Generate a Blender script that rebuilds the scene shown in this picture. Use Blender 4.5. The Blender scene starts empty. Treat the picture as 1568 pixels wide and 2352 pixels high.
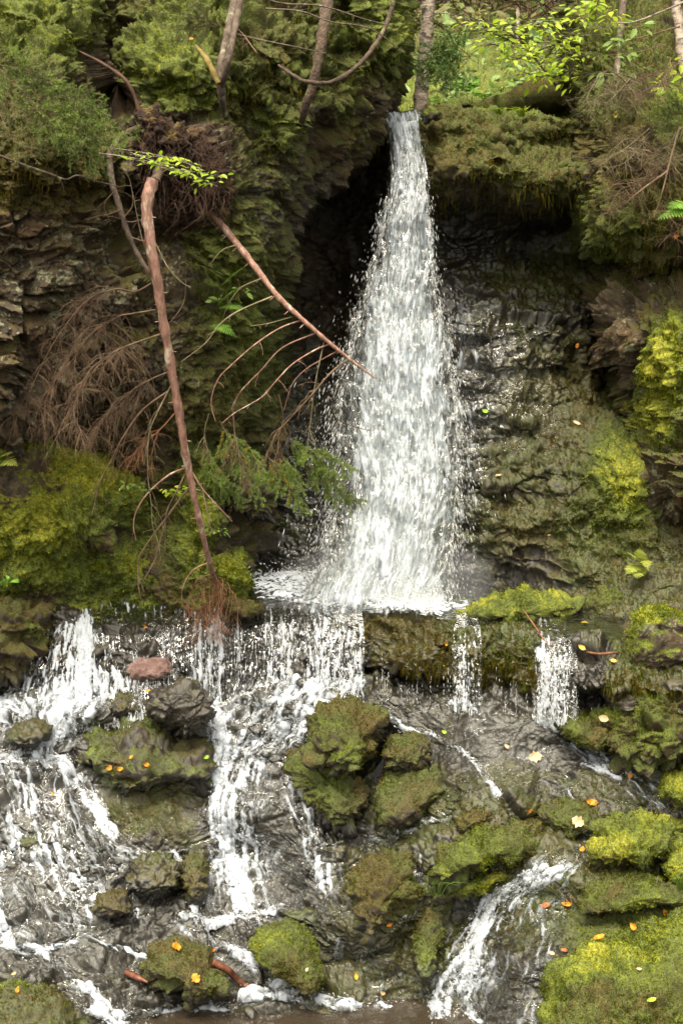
import bpy, bmesh, math, random
import numpy as np
from mathutils import Vector, Matrix, Euler

random.seed(7)
rng = np.random.default_rng(11)
R = math.radians
SC = bpy.context.scene
COL = SC.collection

# ------------------------------------------------------------------ camera, light, exposure
F, CX, CY = 3620.0, 784.0, 1176.0          # focal length and centre in the picture's 1568 x 2352 units
TH = math.atan(676.0 / F)                  # the camera looks down by this angle
CAMZ = 4.65
cd = bpy.data.cameras.new('camera')
cam = bpy.data.objects.new('camera', cd)
COL.objects.link(cam)
cam.location = (0, 0, CAMZ)
cam.rotation_euler = (R(90) - TH, 0, 0)
cd.sensor_fit = 'VERTICAL'
cd.sensor_height = 24
cd.lens = 24 * F / 2352
cd.clip_start = 0.1
cd.clip_end = 300
SC.camera = cam

SUN_EL, SUN_AZ = R(66), R(200)
w = bpy.data.worlds.new("World")
SC.world = w
w.use_nodes = True
nt = w.node_tree
bg = nt.nodes['Background']
sky = nt.nodes.new('ShaderNodeTexSky')
sky.sky_type = 'NISHITA'
sky.sun_disc = False
sky.sun_elevation = SUN_EL
sky.sun_rotation = SUN_AZ
sky.air_density = 1.0
sky.dust_density = 5.0
sky.ozone_density = 0.6
hs = nt.nodes.new('ShaderNodeHueSaturation')
hs.inputs['Saturation'].default_value = 0.12
nt.links.new(sky.outputs[0], hs.inputs['Color'])
tint = nt.nodes.new('ShaderNodeMix')          # daylight that has come through the leaf canopy
tint.data_type = 'RGBA'; tint.blend_type = 'MULTIPLY'; tint.inputs[0].default_value = 1.0
tint.inputs[7].default_value = (1.0, 0.945, 0.80, 1)
nt.links.new(hs.outputs[0], tint.inputs[6])
nt.links.new(tint.outputs[2], bg.inputs[0])
bg.inputs[1].default_value = 0.15
sd = bpy.data.lights.new('sun', 'SUN')
sd.energy = 1.5
sd.angle = R(28)
sd.color = (1.0, 0.89, 0.70)
so = bpy.data.objects.new('sun', sd)
COL.objects.link(so)
# light comes from high up, from behind and to the left of the camera
sdir = Vector((math.sin(SUN_AZ) * math.cos(SUN_EL), math.cos(SUN_AZ) * math.cos(SUN_EL), math.sin(SUN_EL)))
so.rotation_euler = sdir.to_track_quat('Z', 'Y').to_euler()
so.location = (0, -5, 20)
SC.view_settings.view_transform = 'Standard'
SC.view_settings.look = 'None'
SC.view_settings.gamma = 1
SC.view_settings.exposure = 1.55
SC.render.engine = 'CYCLES'
SC.cycles.transparent_max_bounces = 24
SC.cycles.max_bounces = 8
SC.cycles.diffuse_bounces = 5
SC.cycles.glossy_bounces = 3
SC.cycles.transmission_bounces = 4
SC.cycles.caustics_reflective = False
SC.cycles.caustics_refractive = False

# ------------------------------------------------------------------ picture -> place
ct, st = math.cos(TH), math.sin(TH)
def pt(u, v, Y):
    u = np.asarray(u, float); v = np.asarray(v, float); Y = np.asarray(Y, float)
    a = (u - CX) / F; b = (CY - v) / F
    s = Y / (ct + b * st)
    return np.stack([a * s + 0 * Y, Y + 0 * a * s, (-st + b * ct) * s + CAMZ], -1)
def tanv(v):
    b = (CY - np.asarray(v, float)) / F
    return (-st + b * ct) / (ct + b * st)
def Yof(v, z): return (z - CAMZ) / tanv(v)
def vof(Y, z):
    t = (z - CAMZ) / Y
    b = (t * ct + st) / (ct - t * st)
    return CY - b * F
def ptz(u, Y, z): return pt(u, vof(Y, z), Y)
def proj(P):
    x = P[..., 0]; y = P[..., 1]; z = P[..., 2] - CAMZ
    f = y * ct - z * st; up = y * st + z * ct
    return CX + F * x / f, CY - F * up / f

# ------------------------------------------------------------------ noise
_perm = np.random.default_rng(3).permutation(256).astype(np.int32)
_perm = np.concatenate([_perm, _perm, _perm])
_g = np.random.default_rng(5).normal(size=(256, 3)).astype(np.float32)
_g /= np.linalg.norm(_g, axis=1)[:, None]
_rv = np.random.default_rng(6).random((256, 4)).astype(np.float32)
def _h(i, j, k): return _perm[_perm[_perm[i & 255] + (j & 255)] + (k & 255)]
def perlin(P, f=1.0, seed=0):
    Q = (P * f + seed * 17.31).astype(np.float32)
    I = np.floor(Q).astype(np.int32); D = Q - I
    W = D * D * D * (D * (D * 6 - 15) + 10)
    out = 0
    for a in (0, 1):
        wa = W[..., 0] if a else 1 - W[..., 0]
        for b in (0, 1):
            wb = wa * (W[..., 1] if b else 1 - W[..., 1])
            for c in (0, 1):
                wc = wb * (W[..., 2] if c else 1 - W[..., 2])
                g = _g[_h(I[..., 0] + a, I[..., 1] + b, I[..., 2] + c)]
                out = out + wc * (g[..., 0] * (D[..., 0] - a) + g[..., 1] * (D[..., 1] - b) + g[..., 2] * (D[..., 2] - c))
    return out * 1.6
def fbm(P, f=1.0, o=4, seed=0, gain=0.5):
    s = 0; a = 1.0
    for i in range(o):
        s = s + a * perlin(P, f * 2.03 ** i, seed + i); a *= gain
    return s
def billow(P, f, o=3, seed=0):
    s = 0; a = 1.0
    for i in range(o):
        s = s + a * (0.5 - np.abs(perlin(P, f * 2.1 ** i, seed + i))); a *= 0.5
    return s
def worley(P, f=1.0, seed=0, facet=False):
    Q = (P * f + seed * 9.7).astype(np.float32)
    I = np.floor(Q).astype(np.int32); D = Q - I
    F1 = np.full(Q.shape[:-1], 9.0, np.float32); F2 = F1.copy(); fac = np.zeros_like(F1)
    for a in (-1, 0, 1):
        for b in (-1, 0, 1):
            for c in (-1, 0, 1):
                h = _h(I[..., 0] + a, I[..., 1] + b, I[..., 2] + c)
                r = _rv[h]
                dx = a + r[..., 0] - D[..., 0]; dy = b + r[..., 1] - D[..., 1]; dz = c + r[..., 2] - D[..., 2]
                d = dx * dx + dy * dy + dz * dz
                m = d < F1
                F2 = np.where(m, F1, np.minimum(F2, d))
                if facet:
                    g = _g[(h * 7 + 3) & 255]
                    fv = r[..., 3] - 0.5 - (g[..., 0] * dx + g[..., 1] * dy + g[..., 2] * dz) * 0.9
                    fac = np.where(m, fv, fac)
                F1 = np.where(m, d, F1)
    return np.sqrt(F1), np.sqrt(F2), fac
def smooth(x, a, b):
    t = np.clip((x - a) / (b - a), 0, 1)
    return t * t * (3 - 2 * t)

def tps(points, reg=1e-3):
    A = np.array(points, float); n = len(A)
    X = A[:, :2] / 500.0; y = A[:, 2]
    def K(d2): return 0.5 * d2 * np.log(np.maximum(d2, 1e-12))
    d2 = ((X[:, None] - X[None]) ** 2).sum(-1)
    M = np.zeros((n + 3, n + 3)); M[:n, :n] = K(d2) + reg * np.eye(n)
    M[:n, n] = 1; M[:n, n + 1:] = X; M[n, :n] = 1; M[n + 1:, :n] = X.T
    c = np.linalg.solve(M, np.concatenate([y, [0, 0, 0]]))
    def f(U, V):
        U = np.asarray(U, float) / 500.0; V = np.asarray(V, float) / 500.0
        s = c[n] + c[n + 1] * U + c[n + 2] * V
        for i in range(n):
            s = s + c[i] * K((U - X[i, 0]) ** 2 + (V - X[i, 1]) ** 2)
        return s
    return f
def blobs(base, lst):
    def f(U, V):
        num = base * 0.25 + 0 * U; den = 0.25 + 0 * U
        for (u, v, ru, rv, val) in lst:
            g = 3.0 * np.exp(-(((U - u) / ru) ** 2 + ((V - v) / rv) ** 2))
            num = num + g * val; den = den + g
        return num / den
    return f
def poly(u, *pts):
    return np.interp(u, [p[0] for p in pts], [p[1] for p in pts])

# ------------------------------------------------------------------ mesh helpers
def mesh_data(name, V, faces, attrs=None, smooth_sh=True, mats=()):
    V = np.asarray(V, np.float32).reshape(-1, 3)
    me = bpy.data.meshes.new(name)
    me.vertices.add(len(V)); me.vertices.foreach_set('co', V.ravel())
    if isinstance(faces, np.ndarray):
        faces = [faces]
    loops = np.concatenate([f.ravel() for f in faces]).astype(np.int32)
    tot = np.concatenate([np.full(len(f), f.shape[1], np.int32) for f in faces])
    start = np.concatenate([[0], np.cumsum(tot)[:-1]]).astype(np.int32)
    me.loops.add(len(loops)); me.loops.foreach_set('vertex_index', loops)
    me.polygons.add(len(tot)); me.polygons.foreach_set('loop_start', start)
    me.polygons.foreach_set('use_smooth', np.full(len(tot), smooth_sh))
    for k, a in (attrs or {}).items():
        at = me.attributes.new(k, 'FLOAT', 'POINT')
        at.data.foreach_set('value', np.asarray(a, np.float32).ravel())
    me.update(calc_edges=True)
    me.validate()
    for m in mats: me.materials.append(m)
    return me
def link(name, me, parent=None, loc=None):
    o = bpy.data.objects.new(name, me); COL.objects.link(o)
    if loc is not None: o.location = loc
    if parent is not None: o.parent = parent
    return o
def obj(name, V, faces, mat, parent=None, attrs=None, smooth_sh=True, origin=None):
    V = np.asarray(V, float).reshape(-1, 3)
    if parent is not None and origin is None: origin = parent.location
    if origin is not None: V = V - np.array(origin)
    me = mesh_data(name, V, faces, attrs, smooth_sh, (mat,))
    return link(name, me, parent, None if parent is not None else origin)
def tag(o, label=None, cat=None, group=None, kind=None):
    if label: o['label'] = label
    if cat: o['category'] = cat
    if group: o['group'] = group
    if kind: o['kind'] = kind
    return o
def empty(name, loc, label, cat, group=None):
    o = bpy.data.objects.new(name, None); COL.objects.link(o)
    o.location = Vector([float(x) for x in loc]); o.empty_display_size = 0.1
    return tag(o, label, cat, group)
def grid_faces(n, m):
    i = np.arange(n * m).reshape(n, m)
    return np.stack([i[:-1, :-1], i[:-1, 1:], i[1:, 1:], i[1:, :-1]], -1).reshape(-1, 4)
def grid_normals(P):
    du = np.gradient(P, axis=1); dv = np.gradient(P, axis=0)
    N = np.cross(du, dv)
    N /= np.maximum(np.linalg.norm(N, axis=-1, keepdims=True), 1e-9)
    return N
def blur(A, k):
    for _ in range(k):
        B = A.copy()
        B[1:-1] = (A[:-2] + 2 * A[1:-1] + A[2:]) / 4
        A = B.copy()
        A[:, 1:-1] = (B[:, :-2] + 2 * B[:, 1:-1] + B[:, 2:]) / 4
    return A

# ------------------------------------------------------------------ materials
class NT:
    def __init__(s, name):
        s.m = bpy.data.materials.new(name); s.m.use_nodes = True
        s.t = s.m.node_tree; s.t.nodes.clear()
        s.out = s.t.nodes.new('ShaderNodeOutputMaterial')
    def n(s, typ, **kw):
        nd = s.t.nodes.new(typ)
        for k, v in kw.items():
            if k[:3] == 'in_': nd.inputs[int(k[3:])].default_value = v
            else: setattr(nd, k, v)
        return nd
    def l(s, a, b): s.t.links.new(a, b)
    def val(s, x, sock):
        if isinstance(x, (int, float)): sock.default_value = x
        elif isinstance(x, (tuple, list)): sock.default_value = (*x, 1.0) if len(x) == 3 else x
        else: s.l(x, sock)
    def math(s, op, a, b=0.0, c=0.0, clamp=False):
        nd = s.n('ShaderNodeMath', operation=op, use_clamp=clamp)
        s.val(a, nd.inputs[0]); s.val(b, nd.inputs[1]); s.val(c, nd.inputs[2])
        return nd.outputs[0]
    def mix(s, f, a, b):
        nd = s.n('ShaderNodeMix', data_type='RGBA')
        s.val(f, nd.inputs[0]); s.val(a, nd.inputs[6]); s.val(b, nd.inputs[7])
        return nd.outputs[2]
    def ramp(s, x, lo, hi, a=0.0, b=1.0):
        nd = s.n('ShaderNodeMapRange', interpolation_type='SMOOTHSTEP')
        s.val(x, nd.inputs[0]); nd.inputs[1].default_value = lo; nd.inputs[2].default_value = hi
        nd.inputs[3].default_value = a; nd.inputs[4].default_value = b
        return nd.outputs[0]
    def noise(s, vec, scale, detail=4, rough=0.6, dist=0.0):
        nd = s.n('ShaderNodeTexNoise')
        s.l(vec, nd.inputs['Vector'])
        nd.inputs['Scale'].default_value = scale; nd.inputs['Detail'].default_value = detail
        nd.inputs['Roughness'].default_value = rough; nd.inputs['Distortion'].default_value = dist
        return nd.outputs[0]
    def attr(s, name):
        return s.n('ShaderNodeAttribute', attribute_name=name).outputs['Fac']
    def bsdf(s, col, rough=0.8, spec=0.5, normal=None, **kw):
        b = s.n('ShaderNodeBsdfPrincipled')
        s.val(col, b.inputs['Base Color']); s.val(rough, b.inputs['Roughness'])
        s.val(spec, b.inputs['Specular IOR Level'])
        if normal is not None: s.l(normal, b.inputs['Normal'])
        for k, v in kw.items(): s.val(v, b.inputs[k.replace('_', ' ')])
        return b.outputs[0]
    def bump(s, h, strength=0.5, dist=0.02, normal=None):
        nd = s.n('ShaderNodeBump')
        nd.inputs['Strength'].default_value = strength; nd.inputs['Distance'].default_value = dist
        s.l(h, nd.inputs['Height'])
        if normal is not None: s.l(normal, nd.inputs['Normal'])
        return nd.outputs[0]
    def done(s, sh):
        s.l(sh, s.out.inputs[0]); return s.m

def moss_colour(T, hue, co, k=1.0):
    n = T.noise(co, 9, 5, 0.65)
    n2 = T.noise(co, 55, 3, 0.7)
    h = T.math('ADD', hue, T.math('MULTIPLY', T.math('SUBTRACT', n, 0.5), 1.1))
    cr = T.n('ShaderNodeValToRGB')
    e = cr.color_ramp.elements
    cols = [(0.0, (0.062, 0.030, 0.009)), (0.25, (0.092, 0.060, 0.009)), (0.45, (0.055, 0.075, 0.009)),
            (0.7, (0.118, 0.170, 0.011)), (0.9, (0.295, 0.325, 0.014)), (1.0, (0.40, 0.40, 0.025))]
    while len(e) < len(cols): e.new(0.5)
    for el, (p, c) in zip(e, cols):
        el.position = p; el.color = (c[0] * k, c[1] * k, c[2] * k, 1)
    T.l(h, cr.inputs[0])
    n3 = T.noise(co, 150, 2, 0.6)
    c = T.mix(T.ramp(n2, 0.32, 0.66), T.mix(0.68, cr.outputs[0], (0.012, 0.011, 0.004)), cr.outputs[0])
    return T.mix(T.ramp(n3, 0.35, 0.65), T.mix(0.45, c, (0.010, 0.010, 0.004)), T.mix(0.10, c, (0.60, 0.56, 0.05)))

def make_rock():
    T = NT('mossy_rock')
    g = T.n('ShaderNodeNewGeometry'); co = g.outputs['Position']
    nz = T.n('ShaderNodeSeparateXYZ'); T.l(g.outputs['Normal'], nz.inputs[0])
    moss, hue, wet, lich, red = (T.attr(x) for x in ('moss', 'hue', 'wet', 'lich', 'red'))
    n1 = T.noise(co, 2.3, 5, 0.6, 0.4); n2 = T.noise(co, 13, 6, 0.7); n3 = T.noise(co, 70, 4, 0.7)
    base = T.mix(T.ramp(n2, 0.3, 0.72), (0.024, 0.017, 0.009), (0.145, 0.104, 0.058))
    base = T.mix(T.ramp(n1, 0.42, 0.66), base, T.mix(T.ramp(n3, .3, .7), (0.050, 0.026, 0.010), (0.155, 0.088, 0.034)))
    base = T.mix(red, base, T.mix(T.ramp(n2, .35, .65), (0.17, 0.085, 0.072), (0.36, 0.22, 0.19)))
    vo = T.n('ShaderNodeTexVoronoi'); T.l(co, vo.inputs['Vector']); vo.inputs['Scale'].default_value = 26
    ln = T.math('SUBTRACT', T.math('ADD', T.noise(co, 8, 3, 0.5), T.math('MULTIPLY', T.noise(co, 34, 3, 0.6), 0.8)), T.math('MULTIPLY', vo.outputs['Distance'], 0.35))
    lm = T.ramp(T.math('ADD', ln, T.math('MULTIPLY', lich, 0.30)), 0.96, 1.06)
    base = T.mix(T.math('MULTIPLY', lm, T.ramp(lich, 0.02, 0.3)), base, T.mix(n3, (0.16, 0.16, 0.09), (0.30, 0.29, 0.19)))
    base = T.mix(T.math('MULTIPLY', wet, 0.93), base, (0.012, 0.012, 0.011))
    mm = T.math('ADD', moss, T.math('ADD', T.math('MULTIPLY', T.math('SUBTRACT', n1, 0.5), 1.0), T.math('MULTIPLY', T.math('SUBTRACT', n2, 0.5), 1.1)))
    mm = T.math('ADD', mm, T.math('MULTIPLY', nz.outputs[2], 0.22))
    mm = T.ramp(mm, 0.42, 0.60)
    mc = moss_colour(T, hue, co)
    mc = T.mix(T.math('MULTIPLY', wet, 0.58), mc, (0.008, 0.012, 0.004))
    col = T.mix(mm, base, mc)
    ro = T.math('ADD', T.ramp(wet, 0, 1, 0.88, 0.30), T.math('MULTIPLY', n2, 0.16))
    ro = T.math('ADD', T.math('MULTIPLY', ro, T.math('SUBTRACT', 1, mm)), T.math('MULTIPLY', mm, T.ramp(wet, 0.3, 1, 0.95, 0.55)))
    h = T.math('ADD', T.math('MULTIPLY', n3, 0.5), n2)
    nb = T.bump(h, 0.8, 0.026)
    T.l(T.ramp(wet, .3, 1, .85, .32), nb.node.inputs['Strength'])
    nb = T.bump(T.noise(co, 190, 2, 0.6), 0.4, 0.005, nb)
    T.l(T.ramp(wet, .3, 1, .45, .08), nb.node.inputs['Strength'])
    return T.done(T.bsdf(col, ro, 0.6, nb))
ROCK = make_rock()

def make_moss_blade():
    T = NT('moss_tufts')
    g = T.n('ShaderNodeNewGeometry')
    c = moss_colour(T, T.attr('hue'), g.outputs['Position'], 1.25)
    d = T.n('ShaderNodeBsdfDiffuse'); T.l(c, d.inputs[0])
    t = T.n('ShaderNodeBsdfTranslucent'); T.l(c, t.inputs[0])
    mx = T.n('ShaderNodeMixShader'); mx.inputs[0].default_value = 0.3
    T.l(d.outputs[0], mx.inputs[1]); T.l(t.outputs[0], mx.inputs[2])
    return T.done(mx.outputs[0])
BLADE = make_moss_blade()

def make_white():
    T = NT('white_water')
    g = T.n('ShaderNodeNewGeometry')
    foam = T.attr('foam')
    co = g.outputs['Position']
    mp = T.n('ShaderNodeMapping'); T.l(co, mp.inputs[0]); mp.inputs['Scale'].default_value = (1, 1, 0.45)
    n = T.noise(mp.outputs[0], 60, 3, 0.6)
    f = T.math('ADD', foam, T.math('MULTIPLY', T.math('SUBTRACT', n, 0.5), 0.22))
    f = T.math('MULTIPLY', T.ramp(f, 0.05, 0.95, 0.0, 0.93), T.ramp(foam, 0.0, 0.2))
    nb = T.bump(T.noise(mp.outputs[0], 20, 3, 0.55), 0.35, 0.03)
    white = T.bsdf((0.68, 0.735, 0.83), 0.45, 0.3, nb)
    tl = T.n('ShaderNodeBsdfTranslucent'); tl.inputs[0].default_value = (0.70, 0.72, 0.745, 1)
    w2 = T.n('ShaderNodeMixShader'); w2.inputs[0].default_value = 0.3
    T.l(white, w2.inputs[1]); T.l(tl.outputs[0], w2.inputs[2])
    tr = T.n('ShaderNodeBsdfTransparent'); tr.inputs[0].default_value = (0.93, 0.94, 0.93, 1)
    gl = T.n('ShaderNodeBsdfGlossy'); gl.inputs['Roughness'].default_value = 0.16
    nf = T.bump(T.noise(mp.outputs[0], 11, 3, 0.5), 0.8, 0.05); T.l(nf, gl.inputs['Normal'])
    fr = T.n('ShaderNodeFresnel'); fr.inputs[0].default_value = 1.33; T.l(nf, fr.inputs['Normal'])
    film = T.n('ShaderNodeMixShader')
    T.l(T.math('MULTIPLY', fr.outputs[0], T.attr('film'), clamp=True), film.inputs[0])
    T.l(tr.outputs[0], film.inputs[1]); T.l(gl.outputs[0], film.inputs[2])
    mx = T.n('ShaderNodeMixShader'); T.l(f, mx.inputs[0])
    T.l(film.outputs[0], mx.inputs[1]); T.l(w2.outputs[0], mx.inputs[2])
    return T.done(mx.outputs[0])
WHITE = make_white()
def make_drop():
    T = NT('water_drops')
    b = T.bsdf((0.78, 0.79, 0.80), 0.25, 0.5)
    tl = T.n('ShaderNodeBsdfTranslucent'); tl.inputs[0].default_value = (0.88, 0.89, 0.9, 1)
    m = T.n('ShaderNodeMixShader'); m.inputs[0].default_value = 0.35
    T.l(b, m.inputs[1]); T.l(tl.outputs[0], m.inputs[2])
    tr = T.n('ShaderNodeBsdfTransparent')
    m2 = T.n('ShaderNodeMixShader'); m2.inputs[0].default_value = 0.72
    T.l(tr.outputs[0], m2.inputs[1]); T.l(m.outputs[0], m2.inputs[2])
    return T.done(m2.outputs[0])
DROP = make_drop()
def make_pool():
    T = NT('pool_water')
    g = T.n('ShaderNodeNewGeometry')
    nb = T.bump(T.noise(g.outputs['Position'], 14, 3, 0.6), 0.35, 0.03)
    return T.done(T.bsdf((0.035, 0.027, 0.018), 0.10, 0.5, nb))
POOL = make_pool()

# ------------------------------------------------------------------ relief of rock and moss
def const(x): return lambda U, V=None: x + 0 * np.asarray(U, float)
def rock_relief(P, N, moss, seed=0, big=1.0, blocks=1.0, fine=1.0, strata=(1, 1, 1.9)):
    """breaks a smooth form into blocks, cracks and moss cushions; P, N are (n,m,3) or (n,3)"""
    S = np.array(strata)
    W = P + 0.10 * np.stack([perlin(P, 2.2, seed + 31), perlin(P, 2.2, seed + 32), perlin(P, 2.2, seed + 33)], -1)
    f1, f2, fa = worley(W * S, 2.4, seed, True)
    g1, g2, ga = worley(W * S, 6.5, seed + 2, True)
    h1, h2, ha = worley(W * S, 17, seed + 3, True)
    crack = smooth(f2 - f1, 0.0, 0.16)
    crack2 = smooth(g2 - g1, 0.0, 0.18)
    rock = 0.16 * fa * crack + 0.062 * ga * crack2 + 0.026 * ha + 0.055 * (crack - 1) + 0.020 * (crack2 - 1)
    W2 = W + 0.05 * np.stack([perlin(P, 6.5, seed + 35), perlin(P, 6.5, seed + 36), perlin(P, 6.5, seed + 37)], -1)
    c1 = np.abs(perlin(W2 * np.array([1, 1, 1.25]), 2.1, seed + 5)); c2 = np.abs(perlin(W2, 5.3, seed + 6)); c3 = np.abs(perlin(P, 12.5, seed + 7))
    cush = 0.15 * np.minimum(c1, .5) + 0.055 * c2 + 0.038 * c3 - .04 + 0.02 * fa * crack + 0.05 * fbm(P, 7, 4, seed + 41, .66)
    m = smooth(moss + 0.35 * perlin(P, 3, seed + 8), 0.25, 0.65)
    d = big * 0.14 * fbm(P, 0.9, 3, seed + 11) + blocks * (rock * (1 - m) + cush * m)
    d = d + fine * 0.018 * m * (billow(P, 13, 3, seed + 45) - .3) + fine * (0.020 * fbm(P, 15, 4, seed + 13, 0.62) * (0.5 + 0.8 * m) + 0.006 * (1 - m) * fbm(P * S, 40, 2, seed + 15))
    return d
def colour_relief(P, moss, seed=0):
    return np.clip(moss + 0.0 * P[..., 0], 0, 1)

def tuft_mesh(name, P, N, hue, wgt, count, ln, wd, droop=0.0, parent=None, label=None, origin=None, kind='stuff'):
    P = P.reshape(-1, 3); N = N.reshape(-1, 3); hue = hue.ravel(); wgt = np.maximum(wgt.ravel(), 0)
    wgt = wgt / wgt.sum()
    idx = rng.choice(len(P), count, p=wgt)
    p = P[idx] + rng.normal(0, 0.006, (count, 3))
    n = N[idx]
    d = n + rng.normal(0, 0.55, (count, 3)) + np.array([0, 0, 0.25 - droop])
    d /= np.linalg.norm(d, axis=1)[:, None]
    side = np.cross(d, rng.normal(size=(count, 3))); side /= np.maximum(np.linalg.norm(side, axis=1)[:, None], 1e-6)
    L = ln * rng.uniform(0.5, 1.5, (count, 1)); W = wd * rng.uniform(0.6, 1.3, (count, 1))
    mid = p + d * L * 0.5
    tip = p + d * L + np.array([0, 0, -1]) * L * droop * 0.8
    V = np.stack([p - n * 0.006, mid - side * W, tip, mid + side * W], 1).reshape(-1, 3)
    Fc = np.arange(count * 4).reshape(-1, 4)
    h = np.repeat(np.clip(hue[idx] + rng.normal(0, 0.12, count), 0, 1), 4)
    o = obj(name, V, Fc, BLADE, parent=parent, attrs={'hue': h}, smooth_sh=False, origin=origin)
    tag(o, label, None, None, kind)
    return o

SURF = {}
def sheet(name, ul, ur, vt, vb, Yf, step=2.2, fold=(0, 0, 0, 0), rnd=(0, 0, 0, 0), moss=const(0.5), hue=const(0.4),
          wet=const(0.0), lich=const(0.0), seed=0, big=1.0, blocks=1.0, fine=1.0, tufts=0, tuft_len=0.02, droop=0.2, label=None, extra=None, strata=(1, 1, 1.9)):
    """a rock face given by how deep it stands at each place; fold = metres it runs back at its left, right, top, bottom edge"""
    vs = np.linspace(0, 1, 50)
    wmax = np.max(ur(np.linspace(-200, 2500, 200)) - ul(np.linspace(-200, 2500, 200)))
    um = np.linspace(-200, 1800, 300)
    hmax = np.max(vb(um) - vt(um))
    n = int(min(hmax, 2700) / step); m = int(min(wmax, 2100) / step)
    s = np.linspace(0, 1, m); t = np.linspace(0, 1, n)
    def ext(a, f0, f1):
        k = 26; e = np.linspace(0, 1, k + 1)[1:] ** 1.4
        A = a; add = np.zeros(len(a))
        if f0: A = np.concatenate([np.full(k, a[0]), A]); add = np.concatenate([e[::-1] * f0, add])
        if f1: A = np.concatenate([A, np.full(k, a[-1])]); add = np.concatenate([add, e * f1])
        return A, add
    s, sa = ext(s, fold[0], fold[1]); t, ta = ext(t, fold[2], fold[3])
    S, T_ = np.meshgrid(s, t)
    V = 1000 + 0 * S; U = 700 + 0 * S
    for _ in range(4):
        U = ul(V) + (ur(V) - ul(V)) * S
        V = vt(U) + (vb(U) - vt(U)) * T_
    Y = Yf(U, V)
    for k, d in ((0, U - ul(V)), (1, ur(V) - U), (2, V - vt(U)), (3, vb(U) - V)):
        if rnd[k]:
            x = np.clip(1 - d / rnd[k], 0, 1)
            Y = Y + (rnd[k] / F * 12) * (1 - np.sqrt(1 - x * x * 0.999))
    Y0 = Y
    Y = Y + sa[None, :] + ta[:, None]
    P = pt(U, V, Y0)
    # folded columns run back level, away from the camera axis a little
    P[..., 1] += (Y - Y0)
    Mo = moss(U, V); Hu = hue(U, V); We = wet(U, V); Li = lich(U, V)
    if extra is not None: P = extra(U, V, P)
    N = grid_normals(P)
    N = blur(N, 4); N /= np.maximum(np.linalg.norm(N, axis=-1, keepdims=True), 1e-9)
    if (N[..., 1].mean() > 0): N = -N
    P = P + N * rock_relief(P, N, Mo, seed, big, blocks(U, V) if callable(blocks) else blocks, fine, strata)[..., None]
    N2 = grid_normals(P)
    if (N2[..., 1].mean() > 0): N2 = -N2
    faces = grid_faces(*U.shape)
    at = dict(moss=Mo, hue=Hu, wet=We, lich=Li)
    o = obj(name, P, faces, ROCK, attrs=at)
    tag(o, kind='structure')
    SURF[name if name not in SURF else name + '_2'] = (U, V, P, N2, at)
    if tufts:
        wg = smooth(Mo + 0.5 * perlin(P, 2.3, seed + 50) + 0.25 * N2[..., 2], 0.35, 0.8)
        wg = wg * (N2[..., 1] < 0.5)
        tuft_mesh('moss', P, N2, Hu, wg, tufts, tuft_len, 0.004, droop)
    return o

ZL = float(CAMZ + tanv(1420) * 10.35)      # level of the upper pool
def vlip(u): return poly(u, (-250, 1376), (0, 1374), (200, 1376), (500, 1384), (560, 1386), (700, 1400), (850, 1415), (1000, 1432), (1150, 1444), (1300, 1468), (1430, 1484), (1800, 1500))
def vbot(u): return poly(u, (-250, 1610), (0, 1605), (100, 1590), (200, 1580), (500, 1590), (600, 1590), (820, 1602), (1000, 1612), (1240, 1642), (1340, 1624), (1430, 1590), (1800, 1600))
def Ylip(u): return Yof(vlip(u), ZL)

# ================================================================== THE SETTING
C_ = const
# forest slope behind the fall
yf = lambda U, V: np.interp(V, [-420, -150, 0, 60, 120, 180, 230, 262, 300, 330], [42, 30, 24, 21, 18.6, 16, 14.2, 13.2, 13.9, 14.6]) - 0.0012 * np.clip(U - 1100, 0, 900)
def forest_extra(U, V, P):
    P = P.copy()
    P[..., 2] += 0.28 * fbm(P, 0.45, 3, 71) + 0.10 * billow(P, 1.5, 2, 77)
    return P
sheet('forest_floor', C_(300), C_(2100), C_(-420), C_(330), yf, step=3.0, fold=(0, 0, 0, 0),
      moss=blobs(0.75, [(1100, 160, 200, 60, 0.85), (1000, 20, 150, 40, 0.25), (1330, 180, 100, 60, .7), (1200, 10, 150, 30, .3)]),
      hue=blobs(0.22, [(960, 230, 80, 40, 0.75), (1080, 200, 120, 40, 0.75), (1180, 150, 100, 40, 0.6), (1000, 30, 160, 50, 0.02), (1250, 20, 200, 40, 0.0), (1500, 30, 80, 60, .5)]),
      seed=20, big=1.0, blocks=.35, fine=.3, tufts=42000, tuft_len=0.06, droop=0.0, extra=forest_extra)

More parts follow.
